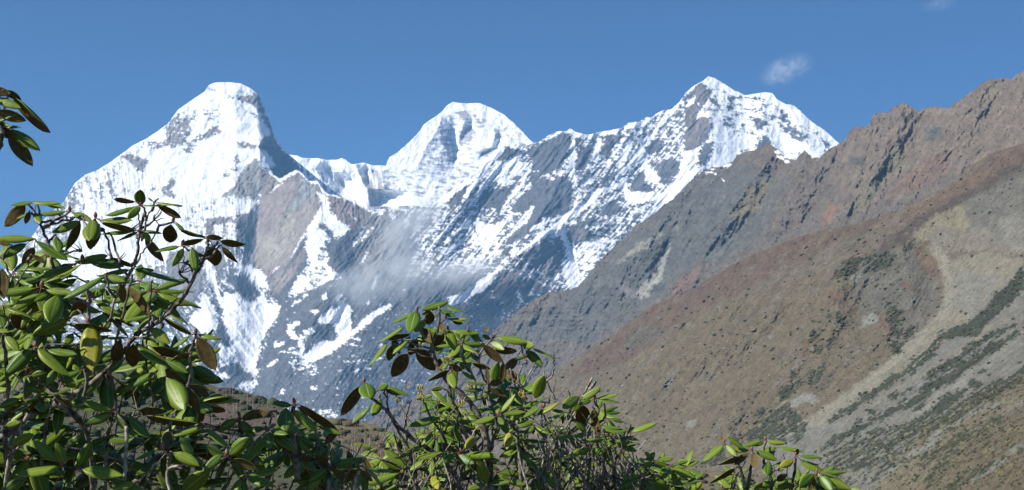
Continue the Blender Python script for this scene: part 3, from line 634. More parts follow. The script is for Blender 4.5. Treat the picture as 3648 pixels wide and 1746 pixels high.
SKY_A = ('900 520 1031 551 1058 554 1082 563 1131 563 1162 569 1204 569 1216 563 1230 568 1253 585 1271 583 1295 579 1326 588 1374 591 1387 560 1417 542 1460 505 1499 463 1508 445 1569 402 '
         '1593 375 1612 364 1666 369 1709 367 1752 384 1794 408 1831 439 1861 469 1885 496 1930 530 2050 600')
SKY_B = ('-240 1120 0 985 40 930 80 880 119 837 146 794 190 750 228 718 250 680 268 651 307 621 341 609 389 581 438 545 474 518 523 493 560 469 599 439 633 393 669 366 730 326 745 303 766 294 815 293 '
         '858 297 894 314 925 341 943 387 961 432 979 493 1016 536 1031 552 1100 610 1200 690 1320 760')
SKY_C = ('640 1560 700 1330 800 1120 860 950 882 800 900 680 914 610 926 590 961 615 997 637 1031 616 1058 603 1076 616 1101 646 1131 645 1146 671 1168 691 1204 697 1241 715 1295 740 1335 752 1353 737 1380 734 1402 747 '
         '1429 733 1466 731 1508 737 1533 724 1569 703 1600 676 1636 654 1672 627 1709 591 1752 566 1776 536 1790 512 1812 502 1860 522 1899 512 1931 499 1957 481 1990 466 2008 468 2019 468 2030 455 2052 470 '
         '2092 481 2128 472 2180 463 2216 455 2238 437 2274 434 2304 417 2320 420 2336 406 2362 393 2391 390 2420 364 2442 331 2472 306 2504 288 2523 273 2545 277 2581 299 2618 324 2661 340 2698 331 2727 328 2753 333 '
         '2767 353 2800 372 2829 375 2858 401 2895 437 2939 463 2968 492 2990 512 3080 580 3200 680')
SKY_D1 = ('1250 1540 1350 1480 1450 1430 1560 1360 1650 1280 1740 1200 1800 1140 1861 1095 1891 1077 1917 1062 1947 1043 1973 1037 2003 1037 2022 1032 2059 1021 2087 992 2140 925 2173 891 2229 843 2263 805 2289 790 2330 764 '
          '2363 732 2397 708 2423 686 2434 673 2449 654 2482 628 2512 609 2538 594 2560 598 2583 587 2609 576 2631 553 2657 539 2691 531 2725 516 2743 514 2766 527 2796 560 2829 572 2848 557 2866 535 2881 550 2896 565 2919 561 '
          '2937 542 2960 527 2996 509 3016 491 3024 471 3041 453 3073 451 3081 455 3097 439 3114 404 3142 401 3166 403 3178 386 3207 367 3229 370 3243 380 3268 392 3278 399 3284 388 3324 378 3349 382 3381 385 3393 372 3426 349 '
          '3454 327 3483 311 3491 297 3523 281 3547 283 3564 277 3584 279 3604 284 3620 266 3648 252 3750 215 3890 170')
SKY_D2 = ('1300 1700 1500 1620 1700 1520 1850 1420 2000 1312 2103 1236 2192 1188 2329 1085 2446 1044 2604 945 2703 898 2876 833 3048 795 3200 753 3300 700 3393 657 3460 590 3531 546 3648 509 3760 450 3890 380')
SKY_E = '-240 1130 100 1190 300 1235 500 1285 600 1318 686 1347 723 1362 779 1381 843 1388 884 1403 928 1414 973 1429 1010 1452 1080 1490 1180 1540 1300 1600'
SKY_F = '700 1500 1000 1490 1163 1490 1242 1493 1333 1514 1387 1538 1480 1590 1700 1640 2100 1662 2300 1668 2500 1672 2650 1690 3000 1740 3400 1790'

def dep_A(X, Y): return 11500 - 2.6 * (Y - 560) + 0 * X
def dep_B(X, Y): return 9000 - 1.35 * (Y - 600) + .25 * np.abs(X - 840)
def dep_C(X, Y):
    d = 8950 - 1.35 * (Y - 600) + .25 * np.abs(X - 840) - 260 * sstep(880, 1250, X) - .35 * np.clip(X - 1500, 0, None)
    return d - 20
def dep_D1(X, Y): return np.interp(X, [1250, 2000, 2500, 3000, 3648, 3900], [6300, 5600, 4700, 3900, 3300, 3100]) - 1.0 * (Y - np.interp(X, [1250, 2000, 2743, 3300, 3648], [1450, 1040, 520, 390, 250]))
def dep_D2(X, Y): return np.interp(X, [1300, 2000, 2600, 3200, 3648, 3900], [3300, 2900, 2500, 2150, 1900, 1800]) - .85 * (Y - np.interp(X, [1300, 2000, 2600, 3200, 3648], [1700, 1312, 940, 750, 510])) - .5 * np.clip(X - 2700, 0, None) * sstep(1000, 1746, Y)
def dep_E(X, Y): return 640 - .9 * (Y - 1380)
def dep_F(X, Y): return 330 - .7 * (Y - 1500)

RH = 4 * fbm(GX / 90, GY / 60, 3, 171) + 6.0 * hs + 2.2 * n_h
tag(layer('snow_ridge', SKY_A, 900, 2050, 1000, 2.3, dep_A, RFA, RA, snow_shade_far, mat_far, (2.2, 1.0), (.03, .035), 1), kind='structure')
tag(layer('snow_mountain', SKY_B, -240, 1320, 1600, 2.3, dep_B, RFB, RC, snow_front, mat_far, (1.6, .8), (.03, .035), 2), kind='structure')
tag(layer('snow_mountain', SKY_C, 640, 3200, 1600, 2.3, dep_C, RF, RC, snow_front, mat_far, (2.6, 1.6), (.03, .035), 3), kind='structure')
tag(layer('brown_mountain', SKY_D1, 1250, 3890, 1720, 2.3, dep_D1, R_FAR, D_FAR, snow_dust, mat_ridge, (6.5, 3.6), (.05, .05), 4), kind='structure')
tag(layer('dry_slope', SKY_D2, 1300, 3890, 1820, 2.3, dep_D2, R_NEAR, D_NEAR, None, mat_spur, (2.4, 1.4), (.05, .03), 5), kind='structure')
tag(layer('green_hill', SKY_E, -240, 1300, 1830, 2.3, dep_E, RH, HCW, None, mat_hill, (3.0, 3.0), (.06, .03), 6), kind='structure')
tag(layer('ochre_hill', SKY_F, 700, 3400, 1850, 2.3, dep_F, RH, HCW, None, mat_hill, (3.0, 2.0), (.06, .02), 7), kind='structure')

# ------------------------------------------------------------------ single bushes and boulders strewn over the slopes
T5 = (1 + 5 ** .5) / 2
ICO = np.array([(-1, T5, 0), (1, T5, 0), (-1, -T5, 0), (1, -T5, 0), (0, -1, T5), (0, 1, T5), (0, -1, -T5), (0, 1, -T5), (T5, 0, -1), (T5, 0, 1), (-T5, 0, -1), (-T5, 0, 1)]) / 1.902
ICF = np.array([(0, 11, 5), (0, 5, 1), (0, 1, 7), (0, 7, 10), (0, 10, 11), (1, 5, 9), (5, 11, 4), (11, 10, 2), (10, 7, 6), (7, 1, 8), (3, 9, 4), (3, 4, 2), (3, 2, 6), (3, 6, 8), (3, 8, 9), (4, 9, 5), (2, 4, 11), (6, 2, 10), (8, 6, 7), (9, 8, 1)])
def strew(name, n, x0, x1, y0, y1, dep, relief, prob, size, flat, cols, mat, sky_s, seed):
    q = np.random.default_rng(seed); sp = pts('s', sky_s)
    X, Y = q.uniform(x0, x1, n), q.uniform(y0, y1, n)
    keep = (q.random(n) < sample(prob, X, Y)) & (Y > np.interp(X, sp[:, 0], sp[:, 1]) + 8)
    X, Y = X[keep], Y[keep]; D = dep(X, Y); D = D - sample(relief, X, Y) * D * TH / (PW / 2)
    p = at(X, Y, D); m = len(X)
    r = size * D / 2000 * np.clip(q.lognormal(0, .45, m), .3, 2.2)
    V = ICO[None] * q.uniform(.7, 1.3, (m, 12, 1)) * r[:, None, None] * np.array((1.25, 1.25, flat)) + p[:, None] + np.array((0, 0, .25)) * r[:, None, None]
    F = (ICF[None] + (np.arange(m) * 12)[:, None, None]).reshape(-1, 3)
    me = bpy.data.meshes.new(name); me.vertices.add(m * 12); me.vertices.foreach_set('co', V.reshape(-1).astype(np.float32))
    me.loops.add(F.size); me.loops.foreach_set('vertex_index', F.reshape(-1).astype(np.int32))
    me.polygons.add(len(F)); me.polygons.foreach_set('loop_start', np.arange(0, F.size, 3, dtype=np.int32)); me.update(calc_edges=True)
    c = np.ones((m, 12, 4), np.float32); c[..., :3] = (np.array(cols, np.float32)[q.integers(0, len(cols), m)] * q.uniform(.7, 1.35, (m, 1)))[:, None]
    a = me.attributes.new('ground', 'FLOAT_COLOR', 'POINT'); a.data.foreach_set('color', c.reshape(-1))
    me.materials.append(mat); o = bpy.data.objects.new(name, me); col.objects.link(o)
    return tag(o, kind='stuff')
pb = np.clip(.055 + .75 * sc_m + .5 * frk * np.clip(.12 + warped(dry), 0, 1) + .18 * warped(low), 0, 1) * (1 - .85 * sstep(.16, .2, DCW[..., 1]))
strew('scrub', 46000, 1500, 3700, 480, 1800, dep_D2, R_NEAR, pb, 1.35, .75, [(.040, .048, .026), (.052, .058, .030), (.078, .070, .040), (.080, .062, .044)], mat_spur, SKY_D2, 5)
strew('boulders', 9000, 1500, 3700, 480, 1800, dep_D2, R_NEAR, np.clip(.10 + .5 * crg, 0, 1).astype(np.float32), .85, .8, [(.17, .16, .145), (.21, .20, .18), (.13, .12, .105)], mat_spur, SKY_D2, 6)
strew('boulders', 9000, 1500, 3700, 240, 1300, dep_D1, R_FAR, np.full(GX.shape, .35, np.float32), .75, 1.0, [(.12, .115, .105), (.15, .14, .125), (.07, .068, .062)], mat_spur, SKY_D1, 7)

bush = [(.036, .050, .022), (.050, .062, .028), (.070, .075, .038), (.085, .062, .045)]
strew('scrub', 7000, -240, 1300, 1130, 1800, dep_E, RH, np.clip(.25 + .6 * hs, 0, 1).astype(np.float32), 4.2, .8, bush, mat_hill, SKY_E, 8)
strew('scrub', 5000, 700, 3000, 1480, 1800, dep_F, RH, np.clip(.12 + .5 * hs, 0, 1).astype(np.float32), 4.6, .7, bush, mat_hill, SKY_F, 9)

# ------------------------------------------------------------------ ground sheet from the camera to the horizon
def ground_z(r): return np.interp(r, [0, 6, 30, 200, 600, 1500, 40000], [0, -.15, -3.5, -28, -60, -75, -75])
ang = np.linspace(0, 2 * math.pi, 145)
rr = np.concatenate([[0.01], np.geomspace(.6, 13500, 80)])
A_, R_ = np.meshgrid(ang, rr)
GZ = ground_z(R_) + np.clip(R_ * .01, 0, .12) * vnoise(R_ * np.cos(A_) / .8, R_ * np.sin(A_) / .8, 301)
gc = np.empty(A_.shape + (3,), np.float32); gc[:] = (.10, .09, .055)
tag(grid_mesh('ground', np.stack([R_ * np.cos(A_), R_ * np.sin(A_), GZ], -1), mat_hill, {'ground': gc}), kind='structure')

# ------------------------------------------------------------------ air
def box(name, x0, x1, y0, y1, z0, z1):
    me = bpy.data.meshes.new(name)
    v = [(x, y, z) for z in (z0, z1) for y in (y0, y1) for x in (x0, x1)]
    me.from_pydata(v, [], [(0, 2, 3, 1), (4, 5, 7, 6), (0, 1, 5, 4), (2, 6, 7, 3), (0, 4, 6, 2), (1, 3, 7, 5)])
    o = bpy.data.objects.new(name, me); col.objects.link(o)
    return o

# ------------------------------------------------------------------ rhododendron shrubs in the foreground
TILES.update(a1=(0, 250, 1.644), a2=(0, 900, 1.457))
rnd = random.Random(7)
CAM = np.array((0, 0, EYE))

def leaf_top_material():
    m, nt, b = new_mat('leaf_upper_side')
    N, K = nt.nodes, nt.links
    a = N.new('ShaderNodeAttribute'); a.attribute_name = 'leaf'
    sp = N.new('ShaderNodeSeparateColor'); K.new(a.outputs['Color'], sp.inputs[0])
    base = N.new('ShaderNodeMix'); base.data_type = 'RGBA'
    base.inputs[6].default_value = (.056, .118, .011, 1); base.inputs[7].default_value = (.150, .208, .015, 1)
    K.new(sp.outputs[1], base.inputs[0])
    tc = N.new('ShaderNodeTexCoord'); nz = N.new('ShaderNodeTexNoise'); nz.inputs['Scale'].default_value = 38; nz.inputs['Detail'].default_value = 4
    K.new(tc.outputs['Object'], nz.inputs['Vector'])
    ye = N.new('ShaderNodeMix'); ye.data_type = 'RGBA'; ye.inputs[7].default_value = (.42, .30, .025, 1)
    yf = N.new('ShaderNodeMath'); yf.operation = 'MULTIPLY_ADD'; yf.inputs[1].default_value = 2.4; yf.inputs[2].default_value = -.75
    K.new(nz.outputs['Fac'], yf.inputs[0])
    ym = N.new('ShaderNodeMath'); ym.operation = 'MULTIPLY'; ym.use_clamp = True
    K.new(yf.outputs[0], ym.inputs[0]); K.new(sp.outputs[2], ym.inputs[1])
    K.new(ym.outputs[0], ye.inputs[0]); K.new(base.outputs[2], ye.inputs[6])
    def band(lo, hi, flip):
        r = N.new('ShaderNodeMapRange'); r.inputs[1].default_value = lo; r.inputs[2].default_value = hi
        r.inputs[3].default_value, r.inputs[4].default_value = (1, 0) if flip else (0, 1)
        K.new(sp.outputs[0], r.inputs[0]); return r
    mid = N.new('ShaderNodeMix'); mid.data_type = 'RGBA'; mid.inputs[7].default_value = (.22, .28, .06, 1)
    K.new(band(.025, .10, True).outputs[0], mid.inputs[0]); K.new(ye.outputs[2], mid.inputs[6])
    rim = N.new('ShaderNodeMix'); rim.data_type = 'RGBA'; rim.inputs[7].default_value = (.30, .36, .045, 1)
    K.new(band(.90, .98, False).outputs[0], rim.inputs[0]); K.new(mid.outputs[2], rim.inputs[6])
    b.inputs['Roughness'].default_value = .43; b.inputs['Specular IOR Level'].default_value = .30
    n2 = N.new('ShaderNodeTexNoise'); n2.inputs['Scale'].default_value = 120; n2.inputs['Detail'].default_value = 3
    K.new(tc.outputs['Object'], n2.inputs['Vector'])
    sm = N.new('ShaderNodeMapRange'); sm.inputs[1].default_value = .66; sm.inputs[2].default_value = .72; sm.inputs[4].default_value = .8
    K.new(n2.outputs['Fac'], sm.inputs[0])
    spot = N.new('ShaderNodeMix'); spot.data_type = 'RGBA'; spot.inputs[7].default_value = (.09, .055, .02, 1)
    K.new(sm.outputs[0], spot.inputs[0]); K.new(rim.outputs[2], spot.inputs[6])
    K.new(spot.outputs[2], b.inputs['Base Color'])
    bp = N.new('ShaderNodeBump'); bp.inputs['Strength'].default_value = .35; bp.inputs['Distance'].default_value = .004
    K.new(nz.outputs['Fac'], bp.inputs['Height']); K.new(bp.outputs[0], b.inputs['Normal'])
    return m

def plain(name, c, rough, scale=60, amp=.3, c2=None):
    m, nt, b = new_mat(name)
    N, K = nt.nodes, nt.links
    tc = N.new('ShaderNodeTexCoord'); nz = N.new('ShaderNodeTexNoise'); nz.inputs['Scale'].default_value = scale; nz.inputs['Detail'].default_value = 4
    K.new(tc.outputs['Object'], nz.inputs['Vector'])
    cr = N.new('ShaderNodeValToRGB'); e = cr.color_ramp.elements
    e[0].position, e[1].position = .35, .62
    e[0].color = (*[x * (1 - amp) for x in c], 1); e[1].color = (*(c2 or [x * (1 + amp) for x in c]), 1)
    K.new(nz.outputs['Fac'], cr.inputs[0]); K.new(cr.outputs[0], b.inputs['Base Color'])
    b.inputs['Roughness'].default_value = rough; b.inputs['Specular IOR Level'].default_value = .25
    return m

M_TOP = leaf_top_material()
M_UND = plain('leaf_felted_underside', (.105, .072, .022), .8, 70, .25)
M_STALK = plain('reddish_leaf_stalk', (.22, .085, .06), .55, 90, .3)
M_BARK = plain('lichened_bark', (.055, .040, .032), .9, 46, .35, (.24, .21, .17))
M_PALE = plain('pale_weathered_bark', (.17, .135, .10), .9, 60, .5, (.40, .36, .29))
M_BUD = plain('scaly_bud', (.26, .115, .085), .5, 120, .35)
M_POD = plain('dry_seed_pods', (.40, .30, .06), .6, 90, .4)

def nrm(v): return v / (np.linalg.norm(v) + 1e-12)

class Geo:
    def __init__(s): s.v, s.f, s.m, s.a, s.n = [], [], [], [], 0
    def add(s, v, f, m, a=None):
        v = np.asarray(v, float); s.v.append(v)
        s.f += [tuple(i + s.n for i in q) for q in f]; s.m += m if isinstance(m, list) else [m] * len(f)
        s.a.append(np.zeros((len(v), 4), np.float32) if a is None else a); s.n += len(v)
    def build(s, name, mats, parent=None, origin=None):
        V = np.concatenate(s.v)
        if origin is not None: V = V - np.asarray(origin)
        me = bpy.data.meshes.new(name)
        me.from_pydata(V.tolist(), [], s.f)
        for m in mats: me.materials.append(m)
        me.polygons.foreach_set('material_index', s.m)
        me.polygons.foreach_set('use_smooth', [True] * len(s.f))
        c = me.attributes.new('leaf', 'FLOAT_COLOR', 'POINT'); c.data.foreach_set('color', np.concatenate(s.a).reshape(-1))
        o = bpy.data.objects.new(name, me); col.objects.link(o)
        if origin is not None: o.location = origin
        if parent is not None: o.parent = parent; o.location = np.asarray(o.location) - np.asarray(parent.location)
        return o

def tube(g, P_, r, m, sides=6, cap=True):
    P_ = np.asarray(P_, float); n = len(P_)
    r = np.broadcast_to(np.asarray(r, float), (n,))
    T = np.gradient(P_, axis=0); up = np.array((.31, .22, .92))
    V = []
    for i in range(n):
        t = nrm(T[i]); a = nrm(np.cross(t, up)); b = np.cross(t, a)
        for k in range(sides):
            q = 2 * math.pi * k / sides
            V.append(P_[i] + r[i] * (math.cos(q) * a + math.sin(q) * b))
    F = [(i * sides + k, i * sides + (k + 1) % sides, (i + 1) * sides + (k + 1) % sides, (i + 1) * sides + k) for i in range(n - 1) for k in range(sides)]
    if cap: F += [tuple(range(sides - 1, -1, -1)), tuple((n - 1) * sides + k for k in range(sides))]
    g.add(V, F, m)

NU, NV = 10, 7
def leaf(g, base, axis, nor, length, width, droop=.10, yel=0.0, tone=None, cup=1.0):
    """one thick leathery leaf: raised keel, rolled margin, felted underside, reddish stalk"""
    a = nrm(axis); n = nrm(nor - a * np.dot(nor, a)); s = np.cross(a, n)
    tone = rnd.random() if tone is None else tone
    u = np.linspace(0, 1, NU); v = np.linspace(-1, 1, NV)
    prof = np.sin(np.pi * np.clip(u, 0, 1) ** rnd.uniform(.86, 1.02)) ** .62 * (1 - .16 * u); prof[0] = .12; prof[-1] = .02
    tw = rnd.uniform(-.45, .45); cup *= rnd.uniform(.4, 2.2); wav = rnd.uniform(0, 6)
    top, bot, att = [], [], []
    for i, uu in enumerate(u):
        bend = -droop * length * uu ** 2
        ca, sa = math.cos(tw * uu), math.sin(tw * uu)
        s2, n2 = s * ca + n * sa, n * ca - s * sa
        for vv in v:
            av = abs(vv)
            h = width * .5 * cup * (.15 * av - .36 * av ** 3) * prof[i] + .012 * length * math.sin(7 * uu + wav) * av * vv
            p = base + a * (length * uu) + n * bend + s2 * (vv * width * .5 * prof[i]) + n2 * h
            top.append(p); bot.append(p - n2 * (.0009 + .0016 * (1 - av)) - (s2 * vv * .0004))
            att.append((av if 0 < i < NU - 1 else .3, tone, yel, 1))
    V = top + bot; o = NU * NV
    F, M = [], []
    for i in range(NU - 1):
        for j in range(NV - 1):
            q = (i * NV + j, (i + 1) * NV + j, (i + 1) * NV + j + 1, i * NV + j + 1)
            F.append(q); M.append(0); F.append(tuple(o + k for k in reversed(q))); M.append(1)
        for j in (0, NV - 1):
            q = (i * NV + j, (i + 1) * NV + j, o + (i + 1) * NV + j, o + i * NV + j)
            F.append(q if j else tuple(reversed(q))); M.append(0)
    g.add(V, F, M, np.array(att + att, np.float32))

def stalk(g, c, base, axis):
    m = (c + base) / 2 + np.array((0, 0, .10)) * np.linalg.norm(base - c)
    tube(g, [c, m, base, base + nrm(axis) * .004], [.0016, .0014, .0013, .0010], 2, 5)

def traced_leaf(g, d, c2, b2, t2, w, kind):
    px = d * TH / (PW / 2)
    c = at(c2[0], c2[1], d); base = at(b2[0], b2[1], d)
    e = at(t2[0], t2[1], d) - base
    lv = np.linalg.norm(e); w = w * px
    length = max(1.03 * lv, w / .47)
    view = nrm(CAM - base)
    dep = math.sqrt(max(length ** 2 - lv ** 2, 0))
    e = e + view * dep * (-.9 if kind == 'U' else .9)
    a = nrm(e); width = max(.37 * length, min(w, .54 * length)) * rnd.uniform(.98, 1.04)
    cc = float(np.clip(w / width, .10, 1))
    vp = nrm(view - a * np.dot(view, a)); s = np.cross(a, vp)
    if s[2] < 0: s = -s
    n = (-cc if kind in 'UB' else cc) * vp + math.sqrt(1 - cc * cc) * s
    leaf(g, base, e, n, length, width, rnd.uniform(.03, .10) if kind != 'S' else .04, yel={'Y': 1.0}.get(kind, .25 if rnd.random() < .08 else 0), tone=.9 if kind == 'Y' else None)
    stalk(g, c, base, e)

def bud(g, p, axis, size=1.0):
    a = nrm(axis); s = nrm(np.cross(a, (.3, .9, .1))); t = np.cross(a, s)
    V, F = [], []
    prof = [(0, .45), (.2, .85), (.45, 1), (.7, .7), (.9, .3), (1, .04)]
    for k, (h, r) in enumerate(prof):
        for q in range(8):
            an = q * math.pi / 4 + k * .4
            V.append(p + a * h * .018 * size + (s * math.cos(an) + t * math.sin(an)) * .0052 * size * r * (1 + .10 * (q % 2)))
    for k in range(len(prof) - 1):
        for q in range(8): F.append((k * 8 + q, k * 8 + (q + 1) % 8, (k + 1) * 8 + (q + 1) % 8, (k + 1) * 8 + q))
    g.add(V, F, 0)

LEAFM = [M_TOP, M_UND, M_STALK]
def make_shrub(x, y, label, group=None):
    r = math.hypot(x, y)
    o = bpy.data.objects.new('rhododendron_shrub', None); o.empty_display_size = .2; col.objects.link(o)
    o.location = (x, y, float(ground_z(r)))
    return tag(o, label, 'shrub', group)

def whorl(shrub, tile, d, spec, ends, has_bud=False):
    """a traced rosette: 'cx cy ; tipx tipy width kind ; basex basey tipx tipy width kind ; ...'"""
    ox, oy, k = TILES[tile]
    items = [i.split() for i in spec.split(';')]
    c2 = (ox + float(items[0][0]) / k, oy + float(items[0][1]) / k)
    g = Geo(); d = d + rnd.uniform(-.08, .08)
    for it in items[1:]:
        f = [float(q) for q in it[:-1]]
        if len(f) == 5: b2 = (ox + f[0] / k, oy + f[1] / k); f = f[2:]
        else: b2 = None
        t2 = (ox + f[0] / k, oy + f[1] / k)
        if b2 is None:
            b2 = (c2[0] + .13 * (t2[0] - c2[0]), c2[1] + .13 * (t2[1] - c2[1]))
        far = math.hypot(b2[0] - c2[0], b2[1] - c2[1]) > 40
        gl = Geo() if far else g
        traced_leaf(gl, d + rnd.uniform(-.02, .02), c2 if not far else (b2[0] - .12 * (t2[0] - b2[0]), b2[1] - .12 * (t2[1] - b2[1])), b2, t2, f[2] / k, it[-1])
        if far:
            cf = at(b2[0] - .12 * (t2[0] - b2[0]), b2[1] - .12 * (t2[1] - b2[1]), d)
            gl.build('leaf', LEAFM, shrub, cf); ends.append(cf)
    c = at(c2[0], c2[1], d)
    o = g.build('leaf_whorl', LEAFM, shrub, c) if g.v else None
    if has_bud and o:
        gb = Geo(); bud(gb, c, (rnd.uniform(-.2, .2), -.1, 1), rnd.uniform(1.0, 1.35))
        b_ = gb.build('bud', [M_BUD], None, c); b_.parent = o; b_.location = (0, 0, 0)
    ends.append(c)
    return o

PROTO = []
def proto_whorl(i):
    g = Geo(); q = random.Random(40 + i)
    nleaf = q.randint(7, 10)
    for k in range(nleaf):
        az = 2 * math.pi * (k + q.uniform(-.3, .3)) / nleaf; el = q.uniform(-.75, .25)
        a = np.array((math.cos(az) * math.cos(el), math.sin(az) * math.cos(el), math.sin(el)))
        n = np.array((-math.cos(az) * math.sin(el), -math.sin(az) * math.sin(el), math.cos(el))) + np.array((q.uniform(-.3, .3), q.uniform(-.3, .3), 0))
        L_ = q.uniform(.080, .120)
        leaf(g, a * .013, a, n, L_, L_ * q.uniform(.35, .44), q.uniform(.05, .2))
        stalk(g, np.zeros(3), a * .013, a)
    return g
def fill_whorl(shrub, p, i, scale=1.0):
    if not PROTO:
        for k in range(11):
            g = proto_whorl(k); me = g.build('leaf_whorl', LEAFM); PROTO.append(me.data); bpy.data.objects.remove(me)
    o = bpy.data.objects.new('leaf_whorl', PROTO[i % 11]); col.objects.link(o)
    o.parent = shrub; o.location = np.asarray(p) - np.asarray(shrub.location)
    o.rotation_mode = 'ZYX'; o.rotation_euler = (rnd.uniform(.15, .95), rnd.uniform(-.45, .35), rnd.uniform(0, 6.28)); o.scale = [scale * rnd.uniform(.75, 1.2)] * 3
    return o

def wiggle(p0, p1, n, amp, q=rnd):
    p0, p1 = np.asarray(p0, float), np.asarray(p1, float)
    t = np.linspace(0, 1, n)[:, None]; Q = p0 + (p1 - p0) * t
    off = np.zeros(3); ph = np.array([[q.uniform(-1, 1) for _ in range(3)] for _ in range(n)])
    ph = np.cumsum(ph, 0); ph -= np.linspace(0, 1, n)[:, None] * (ph[-1] - ph[0]) + ph[0]
    return Q + ph * amp

def path3(tile, s, d, dd=0.0):
    p = pts(tile, s); n = len(p)
    return np.array([at(p[i, 0], p[i, 1], d + dd * i / max(n - 1, 1)) for i in range(n)])

def smooth_path(Pq, per=5, jit=.003):
    Pq = np.asarray(Pq); n = len(Pq); out = []
    for i in range(n - 1):
        p0, p1, p2, p3 = Pq[max(i - 1, 0)], Pq[i], Pq[i + 1], Pq[min(i + 2, n - 1)]
        for k in range(per):
            t = k / per
            out.append(.5 * (2 * p1 + (p2 - p0) * t + (2 * p0 - 5 * p1 + 4 * p2 - p3) * t * t + (3 * p1 - p0 - 3 * p2 + p3) * t ** 3) + np.array([rnd.uniform(-jit, jit) for _ in range(3)]))
    out.append(Pq[-1]); return np.array(out)

def branch(g, tile, d, s, r0, r1, m=0, dd=0.0):
    Q = smooth_path(path3(tile, s, d, dd))
    tube(g, Q, np.linspace(r0, r1, len(Q)) * (1 + .18 * np.array([rnd.uniform(-1, 1) for _ in Q])), m, 7)
    return Q

def link_up(g, ends, stems, shrub, r=.0035, reach=.5):
    """join each rosette to the nearest lower stem, or send a stem to the shrub's foot"""
    allp = np.concatenate(stems)
    for c in ends:
        dv = allp - c
        cost = np.linalg.norm(dv, axis=1) + 1.2 * np.clip(dv[:, 2] + .03, 0, None)
        k = int(np.argmin(cost))
        if cost[k] < .02: continue
        if cost[k] < reach: tgt = allp[k]
        else: tgt = np.array((shrub.location[0] + rnd.uniform(-.3, .3), shrub.location[1] + rnd.uniform(-.2, .2), c[2] - .9))
        n = 7; Q = wiggle(c, tgt, n, .006)
        tube(g, Q, np.linspace(r * .75, r * 1.35, n), 0 if rnd.random() < .7 else 1, 6)

def thicket(g, n, xr, top, d, dr, foot_z, r=(.003, .006), pale=.5, forks=2):
    """old crooked stems rising from the shrub's foot"""
    for _ in range(n):
        X = rnd.uniform(*xr); Yt = np.interp(X, [p[0] for p in top], [p[1] for p in top]) + rnd.uniform(-20, 120)
        dp = d + rnd.uniform(-dr, dr)
        tip = at(X, Yt, dp); foot = np.array((tip[0] + rnd.uniform(-.45, .45), dp + rnd.uniform(-.1, .1), tip[2] - rnd.uniform(.45, .8)))
        Q = wiggle(foot, tip, 13, .019)
        r1 = rnd.uniform(*r); m = 1 if rnd.random() < pale else 0
        tube(g, Q, np.linspace(r1 * 1.5, r1 * .55, 13), m, 6)
        for _k in range(rnd.randint(1, forks)):
            i = rnd.randint(5, 11); e = Q[i] + np.array((rnd.uniform(-.12, .12), rnd.uniform(-.08, .08), rnd.uniform(.02, .10)))
            tube(g, wiggle(Q[i], e, 6, .006), np.linspace(r1 * .6, r1 * .35, 6), m, 5)

def pods(shrub, tile, d, x, y, n=8):
    p = pts(tile, f'{x} {y}')[0]; c = at(p[0], p[1], d); g = Geo()
    for k in range(n):
        az = rnd.uniform(0, 6.28); o = np.array((math.cos(az), math.sin(az), 0)); L_ = rnd.uniform(.018, .034)
        Q = [c, c + o * .010 + np.array((0, 0, L_ * .35)), c + o * .013 + np.array((0, 0, L_ * .75)), c + o * rnd.uniform(.002, .012) + np.array((0, 0, L_))]
        tube(g, smooth_path(Q, 3, 0), np.linspace(.0013, .0022, 10), 0, 5)
    return g.build('seed_pods', [M_POD], shrub, c)

BARK = [M_BARK, M_PALE]
def finish(shrub, g):
    o = g.build('branches', BARK, shrub, None)
    return o

